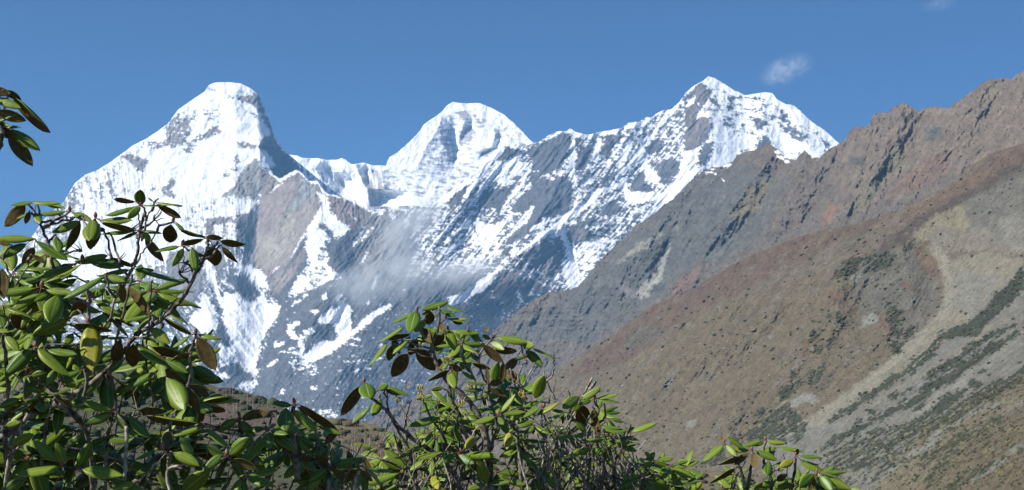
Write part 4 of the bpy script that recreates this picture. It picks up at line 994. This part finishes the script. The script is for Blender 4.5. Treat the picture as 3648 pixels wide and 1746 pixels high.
# ---- big shrub at the left
DL = 4.0
left = make_shrub(-1.15, 4.3, 'large dark green rhododendron shrub filling the left side, tallest and densest of the shrubs')
ends, G = [], Geo()
for t_, bd, s_ in (
 ('a1', 0, '210 772;75 785 28 T;190 770 360 772 16 S;270 785 388 797 20 T;145 790 30 915 90 U;175 835 100 865 16 T;205 835 232 897 52 T;170 830 150 893 42 U'),
 ('a1', 1, '410 828;218 832 36 T;545 882 46 T;465 885 310 945 62 T;465 880 370 1055 60 U'),
 ('a1', 1, '560 868;545 878 525 982 112 T;550 880 530 1024 100 U;590 878 780 866 36 T;600 895 782 932 40 U'),
 ('a1', 1, '825 792;815 788 818 722 74 T;790 770 664 744 26 U;628 840 28 T;820 800 752 862 52 T;980 788 14 T'),
 ('a1', 0, '900 772;932 749 14 T;868 747 12 T;1076 788 11 S;920 785 1057 852 42 U'),
 ('a1', 0, '825 938;605 940 14 T;690 992 22 T;952 948 20 T;840 950 882 1002 42 T;850 985 958 1112 62 U'),
 ('a1', 1, '1012 890;1000 905 1000 982 96 U;1030 890 1085 935 16 T;1050 930 1202 976 26 U'),
 ('a1', 0, '1215 985;1190 990 1058 1012 36 U;1210 975 1300 985 38 U;1290 1000 1434 1016 50 U;1300 1035 1392 1122 42 U;1250 1035 1255 1124 108 U;1200 975 1060 930 18 U'),
 ('a1', 1, '1068 1030;910 1050 34 T;1075 1045 1010 1150 50 T;1125 1040 1148 1182 62 T'),
 ('a1', 0, '208 992;205 985 -5 970 36 T;215 1000 412 1114 52 T;150 1020 -5 1092 62 T;330 975 350 1062 62 T;200 1040 130 1132 62 U;190 1085 266 1128 34 U;60 1020 -20 1000 40 U'),
 ('a1', 1, '485 1120;440 1130 213 1196 34 T;515 1110 732 1138 52 T;440 1120 632 1072 40 T;470 1140 240 1236 40 T'),
 ('a1', 1, '778 1166;605 1194 34 T;906 1168 30 T;830 1175 1092 1232 42 T;800 1150 640 1090 26 U'),
 ('a2', 0, '545 116;652 150 46 T;630 165 640 252 50 U;540 122 335 215 24 T'),
 ('a2', 0, '790 326;780 318 680 172 46 U;650 345 20 T;850 338 1002 411 36 U;785 390 884 476 62 T;690 410 24 T'),
 ('a2', 1, '215 182;195 195 74 294 70 T;300 222 262 346 112 T;240 190 386 206 40 T;-20 200 30 T;205 215 100 240 26 T'),
 ('a2', 1, '472 240;495 248 640 332 50 T;546 190 36 T;445 245 372 322 70 U;400 300 370 330 26 T'),
 ('a2', 1, '456 362;470 372 476 606 126 Y;350 350 178 424 78 T;390 370 575 396 30 U;380 420 345 470 50 T'),
 ('a2', 0, '18 422;98 508 60 T;-5 290 22 392 56 T;60 320 112 380 70 U;160 305 112 390 42 T;35 280 216 340 24 T;-30 400 90 402 24 T'),
 ('a2', 1, '188 492;165 500 28 628 84 T;200 498 372 636 64 T;250 505 405 522 34 T;300 600 250 680 50 T'),
 ('a2', 1, '1018 420;1030 425 1157 442 28 T;980 435 898 488 30 T;1025 440 1118 600 92 U;985 520 880 560 34 U'),
 ('a2', 0, '700 466;705 466 902 590 46 T;660 440 535 436 14 T;620 455 600 570 72 U;690 475 690 575 86 U;790 488 1012 526 46 U;640 555 560 620 44 T'),
 ('a2', 0, '865 650;870 652 952 812 124 T;985 690 1074 738 56 U;975 700 1042 834 50 U;860 605 990 720 60 U;800 620 636 700 34 T'),
 ('a2', 1, '596 824;600 815 400 782 34 T;575 840 454 886 56 T;605 835 722 958 62 T;670 850 780 962 58 T;440 760 32 T'),
 ('a2', 0, '700 820;860 818 40 U;765 850 1046 882 46 U;1046 905 898 942 32 T;1076 915 1192 1012 46 T;1040 890 1000 960 40 U'),
 ('a2', 1, '322 1104;300 1085 180 978 60 T;335 1090 292 990 54 T;405 1115 478 978 66 T;308 1115 92 1142 62 T;345 1000 420 950 40 T;430 1122 646 1146 66 T'),
 ('a2', 1, '842 1020;850 1015 880 940 70 U;900 1040 1040 1110 64 T;800 1030 700 1070 30 T;1000 1060 940 960 50 T'),
 ('a2', 0, '640 1180;570 1172 772 1242 56 T;700 1190 560 1240 40 T;520 1160 600 1080 30 U'),
 ('a2', 0, '950 1240;950 1242 1088 1130 98 T;900 1240 820 1150 40 T'),
 ('a2', 1, '1180 1060;1190 1050 1290 960 70 T;1150 1050 1060 1130 50 T;1200 1080 1330 1120 60 U;1170 1070 1080 1000 50 T'),
 ('a2', 0, '120 1000;60 1000 180 940 60 T;30 900 120 870 40 T;100 760 0 800 50 T;160 640 250 620 40 T;120 1180 20 1240 60 T'),
 ('a2', 0, '240 700;300 640 400 700 60 T;230 720 140 700 40 T;280 760 380 800 50 U;180 600 90 640 40 U')):
    whorl(left, t_, DL, s_, ends, bool(bd))
stems = []
for t_, s_, r0, r1, m_, dd in (
 ('a1', '850 830 815 960 800 1090 760 1180 700 1300', .006, .010, 0, .1), ('a1', '815 800 812 870 830 960', .004, .005, 0, 0), ('a1', '905 780 870 850 845 930 830 1000', .004, .006, 0, 0),
 ('a1', '915 885 925 930 880 1010 830 1080 780 1160', .003, .005, 1, 0), ('a1', '1215 985 1210 1060 1130 1200', .006, .008, 0, 0),
 ('a2', '1075 20 1000 140 930 260 830 350 700 440 570 600 400 730 300 790 170 830 40 940 -60 1000', .007, .022, 0, .25), ('a1', '235 895 270 980 300 1080 310 1160', .007, .008, 0, 0),
 ('a1', '640 950 670 1010 700 1130', .005, .006, 1, 0), ('a1', '610 930 640 1020 650 1110', .005, .006, 0, 0), ('a1', '0 1095 40 1150 70 1233', .004, .006, 0, 0), ('a1', '170 1120 140 1190 90 1260', .004, .006, 0, 0),
 ('a2', '455 150 460 250 456 360 430 520 450 640 420 800', .008, .010, 0, .1), ('a2', '600 230 560 360 480 480 490 640', .006, .007, 1, .1), ('a2', '690 120 640 300 610 420 590 560 560 700', .006, .008, 0, .15),
 ('a2', '790 150 780 260 770 400 760 560 790 760 780 900', .004, .006, 0, .2), ('a2', '1015 425 985 530 990 640 940 780 900 850 870 960', .007, .010, 0, .1), ('a2', '945 230 890 260 870 300 800 380', .003, .004, 0, 0),
 ('a2', '660 900 655 1050 645 1190 640 1260', .009, .011, 1, .0), ('a2', '880 1040 870 1150 885 1260', .007, .009, 1, 0), ('a2', '820 1085 760 1150 690 1210', .005, .006, 1, 0), ('a2', '20 480 40 700 30 900 40 1240', .008, .014, 0, .2),
 ('a2', '220 600 200 720 240 860 200 1240', .006, .012, 0, .3), ('a2', '300 790 420 880 470 1020 480 1240', .012, .014, 0, .2), ('a2', '150 830 60 1040 20 1240', .010, .014, 1, .1), ('a2', '560 600 600 780 560 960 540 1240', .006, .010, 0, .3),
 ('a2', '30 580 110 660 150 560', .004, .003, 1, 0), ('a2', '330 640 300 720 240 860', .004, .004, 1, 0), ('a2', '700 440 780 430 840 390', .004, .004, 1, 0)):
    stems.append(branch(G, t_, DL, s_, r0 * .62, r1 * .55, m_, dd))
# dry forked twig ends
for (x, y) in ((770, 930), (900, 880), (480, 1060), (1050, 1190), (360, 860), (1130, 1150), (410, 880), (1080, 1130), (1190, 1130), (680, 1130)):
    p = pts('a1', f'{x} {y}')[0]; c = at(p[0], p[1], DL + .05)
    for k in range(5):
        e = c + np.array((rnd.uniform(-.04, .04), rnd.uniform(-.03, .03), rnd.uniform(-.01, .04)))
        tube(G, wiggle(c, e, 5, .004), np.linspace(.0022, .0010, 5), 0, 5)
    ends.append(c)
link_up(G, ends, stems, left)
thicket(G, 22, (-150, 860), [(-150, 1200), (200, 1230), (500, 1300), (700, 1440), (860, 1520)], 4.6, .4, -.3, (.002, .0045), .3, 3)
finish(left, G)
k = 0
for (n_, poly) in ((40, (-120, 700, 1260, 1760)), (7, (330, 640, 980, 1300)), (18, (-120, 400, 1020, 1400)), (10, (560, 960, 1500, 1760)), (6, (-100, 300, 900, 1100))):
    x0, x1, y0, y1 = poly
    for _ in range(n_):
        X, Y = rnd.uniform(x0, x1), rnd.uniform(y0, y1)
        fill_whorl(left, at(X, Y, rnd.uniform(4.2, 4.8)), k, 1.1); k += 1

# ---- bough that leans in at the left edge, from a taller shrub out of view
edge = make_shrub(-1.85, 3.75, 'tall rhododendron whose one leafy bough leans in high at the left edge against the sky')
ends, G = [], Geo()
whorl(edge, 'a1', 3.7, '-25 200;-20 168 128 222 62 T;30 120 104 160 50 U;82 158 286 338 52 U;-10 300 98 235 22 T;-20 240 140 290 74 U;-60 110 60 140 60 U', ends, True)
whorl(edge, 'a1', 3.7, '20 345;40 332 124 326 22 T;70 345 247 472 72 T;50 385 182 550 92 U;-30 340 102 398 66 U;-40 320 60 320 40 T', ends)
whorl(edge, 'a2', 3.7, '-30 90;10 85 20 250 70 B;-60 140 -10 200 60 T', ends)
st = [branch(G, 'a1', 3.72, '-20 210 0 300 10 370 -8 430 -60 700 -120 1200 -160 2200', .005, .016)]
link_up(G, ends, st, edge); finish(edge, G)

for i in range(40): fill_whorl(edge, (rnd.uniform(-2.6, -1.62), rnd.uniform(3.3, 4.3), rnd.uniform(1.35, 2.25)), i, 1.1)  # unseen rosettes added out of frame, toward the sun, to shade the left shrub

# ---- low shaded shrub between the big one and the middle one
low_ = make_shrub(-.42, 4.75, 'low rhododendron shrub in shade between the big left shrub and the middle shrub')
ends, G = [], Geo()
DM = 4.6
for t_, bd, s_ in (
 ('z4', 1, '738 1052;720 1060 615 1042 40 T;690 1075 690 1192 112 T;590 1095 468 1132 50 U;735 1085 876 1208 60 T;775 1060 992 1186 44 U;880 1182 1022 1222 28 T;760 1070 850 1120 40 U'),
 ('z4', 1, '415 1128;200 1165 10 1145 56 U;190 1190 28 1222 48 T;400 1140 300 1200 60 T;430 1140 560 1085 56 U;420 1150 500 1230 60 T'),
 ('z8', 0, '160 1010;40 1010 180 1060 60 U;120 990 -40 940 60 U;200 1030 340 1120 66 U;130 1060 20 1160 60 T;260 960 340 880 50 U'),
 ('z8', 1, '290 1100;170 1180 60 T;400 1180 60 U;330 1090 460 1040 50 T;240 1120 160 1240 60 T'),
 ('z8', 1, '460 1110;380 1180 50 U;540 1180 40 U;430 1100 400 1010 50 U')):
    whorl(low_, t_, DM, s_, ends, bool(bd))
st = [branch(G, 'z4', DM, '738 1055 720 1160 740 1300 760 1500', .006, .010), branch(G, 'z4', DM, '415 1130 440 1240 520 1400', .005, .009), branch(G, 'z8', DM, '460 1110 440 1200 380 1400', .005, .008, 1), branch(G, 'z8', DM, '290 1100 280 1200 240 1400', .005, .008)]
link_up(G, ends, st, low_)
thicket(G, 16, (880, 1330), [(880, 1480), (1330, 1560)], 4.8, .2, -.3, (.003, .006), .3)
finish(low_, G)
for i in range(16): fill_whorl(low_, at(rnd.uniform(860, 1320), rnd.uniform(1520, 1760), rnd.uniform(4.75, 5.2)), i)

# ---- middle shrub
DC_ = 5.8
mid = make_shrub(-.02, 6.0, 'open rhododendron shrub in the middle with a tall leafy crown and yellow seed pods')
ends, G = [], Geo()
for t_, bd, s_ in (
 ('z8', 1, '805 176;795 180 762 288 92 T;780 190 658 238 28 T'),
 ('z8', 0, '940 150;985 122 832 164 38 T;975 152 1102 183 26 T;940 172 1030 212 36 T;900 175 830 198 26 U;880 180 868 246 70 U;850 230 790 290 60 T'),
 ('z8', 1, '970 226;1100 222 20 T;1010 232 1066 252 34 U;1126 240 14 T'),
 ('z8', 1, '986 290;990 295 1026 404 68 T;960 310 892 382 58 U;1172 295 16 T;960 300 940 240 40 U'),
 ('z8', 0, '762 275;765 312 574 342 34 U;716 276 588 352 26 T;762 330 648 426 42 T;662 345 702 432 48 T;660 380 640 460 66 U;626 366 508 502 30 T;746 430 662 558 94 U;800 400 902 516 92 U;830 285 912 372 66 B;800 340 760 430 60 U'),
 ('z8', 1, '1106 290;1115 292 1192 376 48 T;1060 340 30 T;1120 420 1075 460 40 T;1130 485 1235 515 24 U'),
 ('z8', 1, '1256 336;1275 330 1464 350 40 T;1225 300 1208 278 28 U;1240 355 1312 402 54 T;1262 408 1392 414 48 U;1192 378 1308 478 62 U;1235 345 1190 320 30 T'),
 ('z8', 1, '1416 380;1478 380 50 T;1445 412 1544 500 58 T;1490 400 1627 446 22 T;1440 445 1378 466 24 T'),
 ('z8', 0, '1320 520;1320 512 1388 470 66 U;1300 600 1310 480 50 U;1400 600 1335 530 60 U'),
 ('z8', 1, '1010 520;865 582 36 U;945 520 930 462 44 U;990 495 1062 526 42 U;1000 542 1022 622 62 T;1070 536 1147 584 30 T'),
 ('z8', 1, '1222 602;1250 600 1278 486 62 T;1222 598 1220 508 30 B;1230 612 1308 584 56 U;1205 610 1084 588 28 T;1245 640 1330 680 40 U;1190 640 1080 640 28 T'),
 ('z8', 0, '960 634;960 630 884 642 30 T'), ('z8', 0, '1490 700;1495 692 1546 572 80 T;1560 690 1420 735 22 T'),
 ('z8', 1, '490 602;472 622 351 794 72 U;500 602 522 682 104 T;628 625 758 670 34 T;575 640 622 615 44 T;620 640 705 668 30 U'),
 ('z8', 1, '582 692;590 695 545 782 66 T;525 740 418 832 34 T'), ('z8', 0, '840 690;890 676 26 T;800 700 18 T'),
 ('z8', 1, '1552 748;1510 788 1632 712 36 T;1526 742 1424 800 34 T;1440 770 1330 780 26 T;1600 760 1680 770 22 T'),
 ('z8', 1, '1280 796;1138 836 30 T;1300 772 1376 668 44 T;1310 838 40 T;1395 855 1492 828 48 T;1350 820 1420 790 30 T'),
 ('z8', 0, '940 796;940 796 744 846 34 T;910 880 824 962 30 T;965 800 962 882 40 T;1020 800 1080 830 30 T;1000 740 900 770 24 T'),
 ('z8', 0, '1152 918;1152 918 1098 976 60 Y'), ('z8', 0, '1345 892;1345 892 1330 988 52 Y'),
 ('z8', 1, '585 982;610 988 736 1092 58 T;560 985 430 950 30 T;690 1000 700 960 50 U;480 1012 26 T;490 1040 552 1144 42 U;600 960 668 890 24 T'),
 ('z8', 1, '1062 1010;1095 1020 1266 1020 46 T;1030 1030 1132 1074 62 T;1015 1020 914 1112 50 T;1010 985 924 958 36 U;960 1010 788 1046 30 T;1080 990 1130 930 30 T'),
 ('z8', 1, '726 1132;690 1135 474 1182 42 T;740 1120 868 1036 40 T;700 1110 590 1052 40 T;750 1000 840 980 34 T;760 1010 700 1040 30 T'),
 ('z8', 0, '900 1060;895 1060 890 1142 46 T;895 1148 922 1216 62 Y'),
 ('z8', 0, '1216 1196;1216 1192 1164 1066 74 T;1230 1190 1352 1178 30 T;1200 1200 1090 1236 50 T;1350 1180 1440 1200 40 T;1300 1040 1390 1000 40 T;1210 1050 1290 1060 30 T'),
 ('z8', 0, '650 1215;600 1215 700 1230 40 T;560 1236 680 1200 30 T')):
    whorl(mid, t_, DC_, s_, ends, bool(bd))
stems = []
for s_, r0, r1, m_, dd in (
 ('935 150 925 280 890 370 910 460 960 560 1060 660 1150 770 1200 900 1230 1060 1240 1260', .006, .017, 0, .1), ('985 560 1000 680 1050 790 1085 900 1180 1040', .006, .009, 0, .1), ('520 680 620 760 690 850 820 960 900 1010 1010 1130 1070 1260', .005, .013, 0, .15),
 ('1105 290 1060 400 1090 500 1135 570 1150 700', .005, .007, 1, .1), ('1228 600 1230 700 1270 830 1235 1000', .005, .008, 0, .1), ('1390 830 1400 1000 1425 1260', .006, .009, 0, .1), ('805 180 820 260 850 340 890 370', .004, .006, 0, 0),
 ('1250 340 1170 440 1190 560 1220 610', .004, .005, 0, .1), ('625 630 630 740 700 900 760 1000 800 1200', .004, .008, 0, .1), ('770 700 745 780 735 860 740 960', .003, .005, 1, .1), ('860 750 900 830 950 900 1000 1010', .004, .006, 0, .1),
 ('1610 470 1600 550 1550 610', .003, .004, 1, 0), ('1440 470 1400 560 1420 640 1440 760', .003, .004, 1, 0), ('1500 480 1460 560 1420 640', .003, .003, 1, 0), ('1350 520 1380 620 1450 700', .003, .004, 0, 0), ('1620 590 1600 680 1620 720', .002, .003, 0, 0), ('1560 560 1590 640 1620 700', .003, .003, 0, 0), ('1420 650 1500 700 1580 720', .003, .003, 1, 0),
 ('1555 520 1540 600', .002, .003, 1, 0), ('1710 710 1690 640', .002, .003, 0, 0)):
    stems.append(branch(G, 'z8', DC_, s_, r0, r1, m_, dd))
link_up(G, ends, stems, mid)
thicket(G, 34, (1330, 1960), [(1330, 1560), (1500, 1480), (1620, 1400), (1800, 1380), (1960, 1440)], 6.1, .35, -.3, (.002, .0055), .5, 3)
thicket(G, 16, (1380, 1560), [(1380, 1440), (1560, 1430)], 6.0, .2, -.3, (.0015, .003), .7, 4)
finish(mid, G)
for (x, y) in ((690, 720), (826, 706), (1066, 750), (1420, 690), (1110, 650), (970, 490), (745, 640), (820, 660)): pods(mid, 'z8', DC_ - .03, x, y, 9 if x != 745 else 3)
k = 0
for (n_, x0, x1, y0, y1) in ((32, 1330, 1960, 1500, 1760), (14, 1540, 1860, 1370, 1500), (6, 1520, 1660, 1170, 1300)):
    for _ in range(n_): fill_whorl(mid, at(rnd.uniform(x0, x1), rnd.uniform(y0, y1), rnd.uniform(5.95, 6.6)), k); k += 1

# ---- bare-stemmed shrub to the right of it
bare = make_shrub(.95, 6.4, 'rhododendron shrub of pale bare twigs under a flat leafy top, right of the middle shrub')
ends, G = [], Geo()
DB = 6.2
for t_, bd, s_ in (
 ('z8', 1, '1848 696;1986 662 18 T;1992 706 26 T;1772 700 1882 630 46 T;1755 682 1668 742 72 T;1830 705 1756 728 30 T;1780 735 1775 842 94 U;1720 770 1770 720 40 T'),
 ('z8', 0, '2060 890;2068 886 2208 832 36 T;2040 880 1900 886 30 T'), ('z8', 1, '1930 915;1935 946 2078 905 36 T;1980 955 2097 1002 46 T;1720 915 1620 920 26 T;1880 856 2006 860 16 T;1840 760 1882 922 46 U;1900 935 1770 930 30 T;2000 960 2100 950 20 T;1800 890 1740 830 40 T'),
 ('z8', 1, '1830 985;1760 1010 40 T;1880 1010 50 T;1780 990 1720 1030 40 T'), ('z8', 1, '2120 1170;2100 1180 1984 1236 60 T;2135 1180 2272 1232 44 T;2130 1165 2242 1166 24 T;2110 1165 1996 1140 30 T'),
 ('z8', 0, '2200 1060;2140 1050 2122 1062 40 T;2220 1060 2312 1046 34 T;2190 1070 2120 1100 34 T;2230 1080 2320 1120 50 T;2180 1040 2150 1012 30 T'),
 ('z8', 1, '2280 1130;2350 1100 40 T;2220 1150 30 T;2330 1170 50 T'), ('z7', 0, '560 1110;480 1085 30 T;650 1110 30 T;540 1140 60 T;690 1165 36 T;600 1090 650 1085 30 T'), ('z7', 0, '640 1200;740 1138 20 T;660 1233 716 1200 50 T;560 1190 30 T'),
 ('z7', 1, '410 1170;300 1228 56 T;560 1225 56 T;500 1172 24 T;360 1150 26 T')):
    whorl(bare, t_, DB, s_, ends, bool(bd))
st = [branch(G, 'z8', DB, s_, .004, .009, m_, .1) for s_, m_ in (('1850 700 1870 770 1840 830 1800 930 1820 1080 1790 1260', 0), ('1900 720 1910 800 1870 850 1860 940 1900 1080 1880 1260', 0), ('1740 760 1690 850 1640 900 1650 1020 1620 1260', 1), ('2060 850 2040 900 2000 1000 1960 1100 1980 1260', 0), ('1835 575 1800 640 1770 690 1700 760', 1), ('1860 590 1810 650', 1), ('2120 1170 2110 1260', 1), ('2060 1080 2040 1140 1990 1260', 1))]
link_up(G, ends, st, bare)
thicket(G, 62, (1900, 2290), [(1900, 1460), (2050, 1470), (2180, 1520), (2290, 1640)], 6.4, .3, -.3, (.002, .0055), .7, 4)
finish(bare, G)
k = 0
for (n_, x0, x1, y0, y1) in ((12, 1940, 2300, 1580, 1760), (16, 2250, 2480, 1660, 1780), (9, 1960, 2250, 1470, 1600)):
    for _ in range(n_): fill_whorl(bare, at(rnd.uniform(x0, x1), rnd.uniform(y0, y1), rnd.uniform(6.4, 7.0)), k, .95); k += 1

# ---- small shrub at the right
DR = 7.2
right = make_shrub(1.35, 7.3, 'smallest rhododendron shrub, standing alone at the bottom right before the scree slope')
ends, G = [], Geo()
for t_, bd, s_ in (
 ('z7', 1, '845 990;838 1000 728 1080 32 T;940 1060 808 1092 34 U;855 1000 902 1048 42 T;865 958 946 1012 32 T;840 985 830 952 18 U'),
 ('z7', 1, '1060 975;1040 975 928 1000 28 T;1070 980 1162 984 24 T;1050 985 990 1000 30 T'), ('z7', 1, '990 1026;886 1022 24 T;1010 1030 1118 1076 42 T;970 1040 900 1100 36 U;1000 1040 1010 1120 50 B'),
 ('z7', 0, '1112 1015;1130 1012 1248 1022 22 T;1105 1020 1062 1062 46 T;1110 1010 1020 1040 30 T'), ('z7', 1, '1215 1055;1240 1055 1342 1056 24 T;1200 1070 1088 1100 24 T;1205 1075 1134 1112 46 Y;1240 1075 1327 1098 14 T;1222 1050 1225 1018 26 B'),
 ('z7', 0, '1075 1085;1075 1082 1070 1146 62 T;1120 1130 1150 1125 20 T;900 1120 770 1190 30 U'), ('z7', 1, '1326 1140;1310 1150 1240 1214 62 T;1345 1150 1402 1236 60 T;1365 1155 1502 1222 40 T;1345 1140 1406 1136 11 T;1320 1150 1285 1236 40 U'),
 ('z7', 1, '1215 1200;1110 1225 40 T;1280 1180 40 T;1240 1230 1330 1240 40 T'), ('z7', 0, '1110 1190;1050 1210 40 T;1170 1150 40 U;1000 1230 40 T'), ('z7', 1, '835 1225;800 1260 40 T;900 1250 30 T'), ('z7', 0, '1480 1240;1540 1230 30 T;1430 1225 30 T')):
    whorl(right, t_, DR, s_, ends, bool(bd))
st = [branch(G, 'z7', DR, s_, .005, .010, m_, .1) for s_, m_ in (('905 1070 940 1150 960 1280', 1), ('1000 1040 980 1140 965 1240', 0), ('1215 1060 1210 1140 1180 1260', 0), ('1326 1145 1310 1200 1290 1280', 1), ('1060 980 1050 1080 1090 1180 1080 1280', 0))]
link_up(G, ends, st, right)
thicket(G, 20, (2600, 2920), [(2600, 1660), (2700, 1620), (2850, 1620), (2920, 1700)], 7.35, .15, -.3, (.003, .006), .5)
finish(right, G)
for i in range(16): fill_whorl(right, at(rnd.uniform(2600, 2980), rnd.uniform(1670, 1790), rnd.uniform(7.3, 7.7)), i, .95)

# ------------------------------------------------------------------ bare birch wood on the hill, and a few bare trees on the ochre hill
M_BIRCH = plain('birch_bark', (.27, .24, .21), .8, 2, .3)
M_TWIG = plain('bare_twigs', (.15, .105, .09), .9, 3, .3)
def birch(g, p, h, q):
    lean = np.array((q.uniform(-.12, .12), q.uniform(-.1, .1), 1))
    tube(g, wiggle(p - np.array((0, 0, .6)), p + lean * h, 6, h * .012, q), np.linspace(.018 * h, .005 * h, 6), 0, 5, False)
    for k in range(9):
        t = q.uniform(.35, .97); b = p + lean * h * t; az = q.uniform(0, 6.28); l = h * q.uniform(.15, .34) * (1.2 - t * .6)
        e = b + np.array((math.cos(az) * l * .55, math.sin(az) * l * .55, l * .8))
        tube(g, wiggle(b, e, 4, l * .05, q), np.linspace(.006 * h, .0022 * h, 4), 1, 3, False)
        for _ in range(3):
            e2 = e + np.array((q.uniform(-.4, .4), q.uniform(-.4, .4), q.uniform(.1, .6))) * l * .7
            tube(g, [(b + e) / 2 if _ == 0 else e, e2], [.0030 * h, .0014 * h], 1, 3, False)
q = random.Random(3)
def on_hill(X, Y, dep): return at(X, Y, float(dep(np.array(X), np.array(Y)) - sample(RH, np.array(float(X)), np.array(float(Y))) * dep(np.array(X), np.array(Y)) * TH / (PW / 2)))
g = Geo()
for _ in range(150):
    X = q.uniform(540, 1180); Y = q.uniform(1440, 1640) if q.random() < .8 else q.uniform(1400, 1470)
    if Y < 1445 and X < 740: continue
    if Y < np.interp(X, [540, 700, 900, 1000, 1180], [1320, 1370, 1425, 1460, 1560]): continue
    birch(g, on_hill(X, Y, dep_E), q.uniform(5, 9), q)
tag(g.build('birch_wood', [M_BIRCH, M_TWIG]), kind='stuff')
g = Geo()
for _ in range(36):
    birch(g, on_hill(q.uniform(1000, 1560), q.uniform(1610, 1740), dep_F), q.uniform(3.5, 6), q)
tag(g.build('birch_wood', [M_BIRCH, M_TWIG]), kind='stuff')

# ------------------------------------------------------------------ cloud wisps
def wisp(name, X, Y, D, sx, sy, sz, dens, seed, scale, lo=.50, tilt=0.0):
    me = bpy.data.meshes.new(name)
    import bmesh
    bm = bmesh.new(); bmesh.ops.create_icosphere(bm, subdivisions=3, radius=1.0); bm.to_mesh(me); bm.free()
    o = bpy.data.objects.new(name, me); col.objects.link(o)
    o.location = at(X, Y, D); px = D * TH / (PW / 2)
    o.scale = (sx * px, sz * px, sy * px); o.rotation_euler = (0, R(tilt), 0)
    m = bpy.data.materials.new('thin_cloud'); m.use_nodes = True; N, K = m.node_tree.nodes, m.node_tree.links
    N.remove(N['Principled BSDF'])
    v = N.new('ShaderNodeVolumePrincipled'); v.inputs['Color'].default_value = (.95, .97, 1, 1); v.inputs['Anisotropy'].default_value = -.15
    tc = N.new('ShaderNodeTexCoord'); nz = N.new('ShaderNodeTexNoise'); nz.noise_dimensions = '4D'; nz.inputs['W'].default_value = seed
    nz.inputs['Scale'].default_value = scale; nz.inputs['Detail'].default_value = 5; nz.inputs['Roughness'].default_value = .62; nz.inputs['Distortion'].default_value = .8
    mp = N.new('ShaderNodeMapping'); mp.inputs['Scale'].default_value = (sx / sy, sz / sy, 1)
    K.new(tc.outputs['Object'], mp.inputs['Vector']); K.new(mp.outputs[0], nz.inputs['Vector'])
    ln = N.new('ShaderNodeVectorMath'); ln.operation = 'LENGTH'; K.new(tc.outputs['Object'], ln.inputs[0])
    fo = N.new('ShaderNodeMapRange'); fo.interpolation_type = 'SMOOTHSTEP'; fo.inputs[1].default_value = 1.0; fo.inputs[2].default_value = .15; fo.inputs[3].default_value = 0; fo.inputs[4].default_value = 1
    K.new(ln.outputs['Value'], fo.inputs[0])
    r = N.new('ShaderNodeMapRange'); r.inputs[1].default_value = lo - .16; r.inputs[2].default_value = lo + .22; r.inputs[3].default_value = 0; r.inputs[4].default_value = dens
    K.new(nz.outputs['Fac'], r.inputs[0])
    mu = N.new('ShaderNodeMath'); mu.operation = 'MULTIPLY'; K.new(r.outputs[0], mu.inputs[0]); K.new(fo.outputs[0], mu.inputs[1])
    K.new(mu.outputs[0], v.inputs['Density']); K.new(v.outputs[0], N['Material Output'].inputs['Volume'])
    me.materials.append(m)
    return o
tag(wisp('mist', 1370, 1000, 7800, 300, 110, 120, .018, 1.0, 1.5, .54, -12), kind='stuff')
tag(wisp('mist', 1640, 975, 7800, 220, 66, 100, .022, 2.0, 1.4, .53, -16), kind='stuff')
tag(wisp('mist', 1440, 850, 7900, 130, 190, 100, .020, 3.0, 2.4, .54, 18), kind='stuff')
tag(wisp('mist', 1530, 770, 7900, 70, 120, 70, .022, 4.0, 2.4, .49, 30), kind='stuff')
tag(wisp('cloud', 2800, 250, 17000, 125, 62, 60, .0085, 5.0, 1.9, .56, -22), 'small thin white cloud wisp in the sky above the right snow peak', 'cloud')
tag(wisp('cloud', 3345, 14, 17000, 90, 34, 40, .0022, 6.0, 2.2, .53, -10), 'faint cloud wisp at the very top of the sky on the right', 'cloud')

HAZE_DENSITY = 3.6e-5
hz = box('haze', -15000, 15000, -14000, 14500, -80, 3000)
hm = bpy.data.materials.new('haze'); hm.use_nodes = True
hm.node_tree.nodes.remove(hm.node_tree.nodes['Principled BSDF'])
hv = hm.node_tree.nodes.new('ShaderNodeVolumePrincipled')
hv.inputs['Color'].default_value = (.24, .56, .96, 1); hv.inputs['Density'].default_value = HAZE_DENSITY; hv.inputs['Anisotropy'].default_value = .1
hm.node_tree.links.new(hv.outputs[0], hm.node_tree.nodes['Material Output'].inputs['Volume'])
hz.data.materials.append(hm)
tag(hz, kind='stuff')
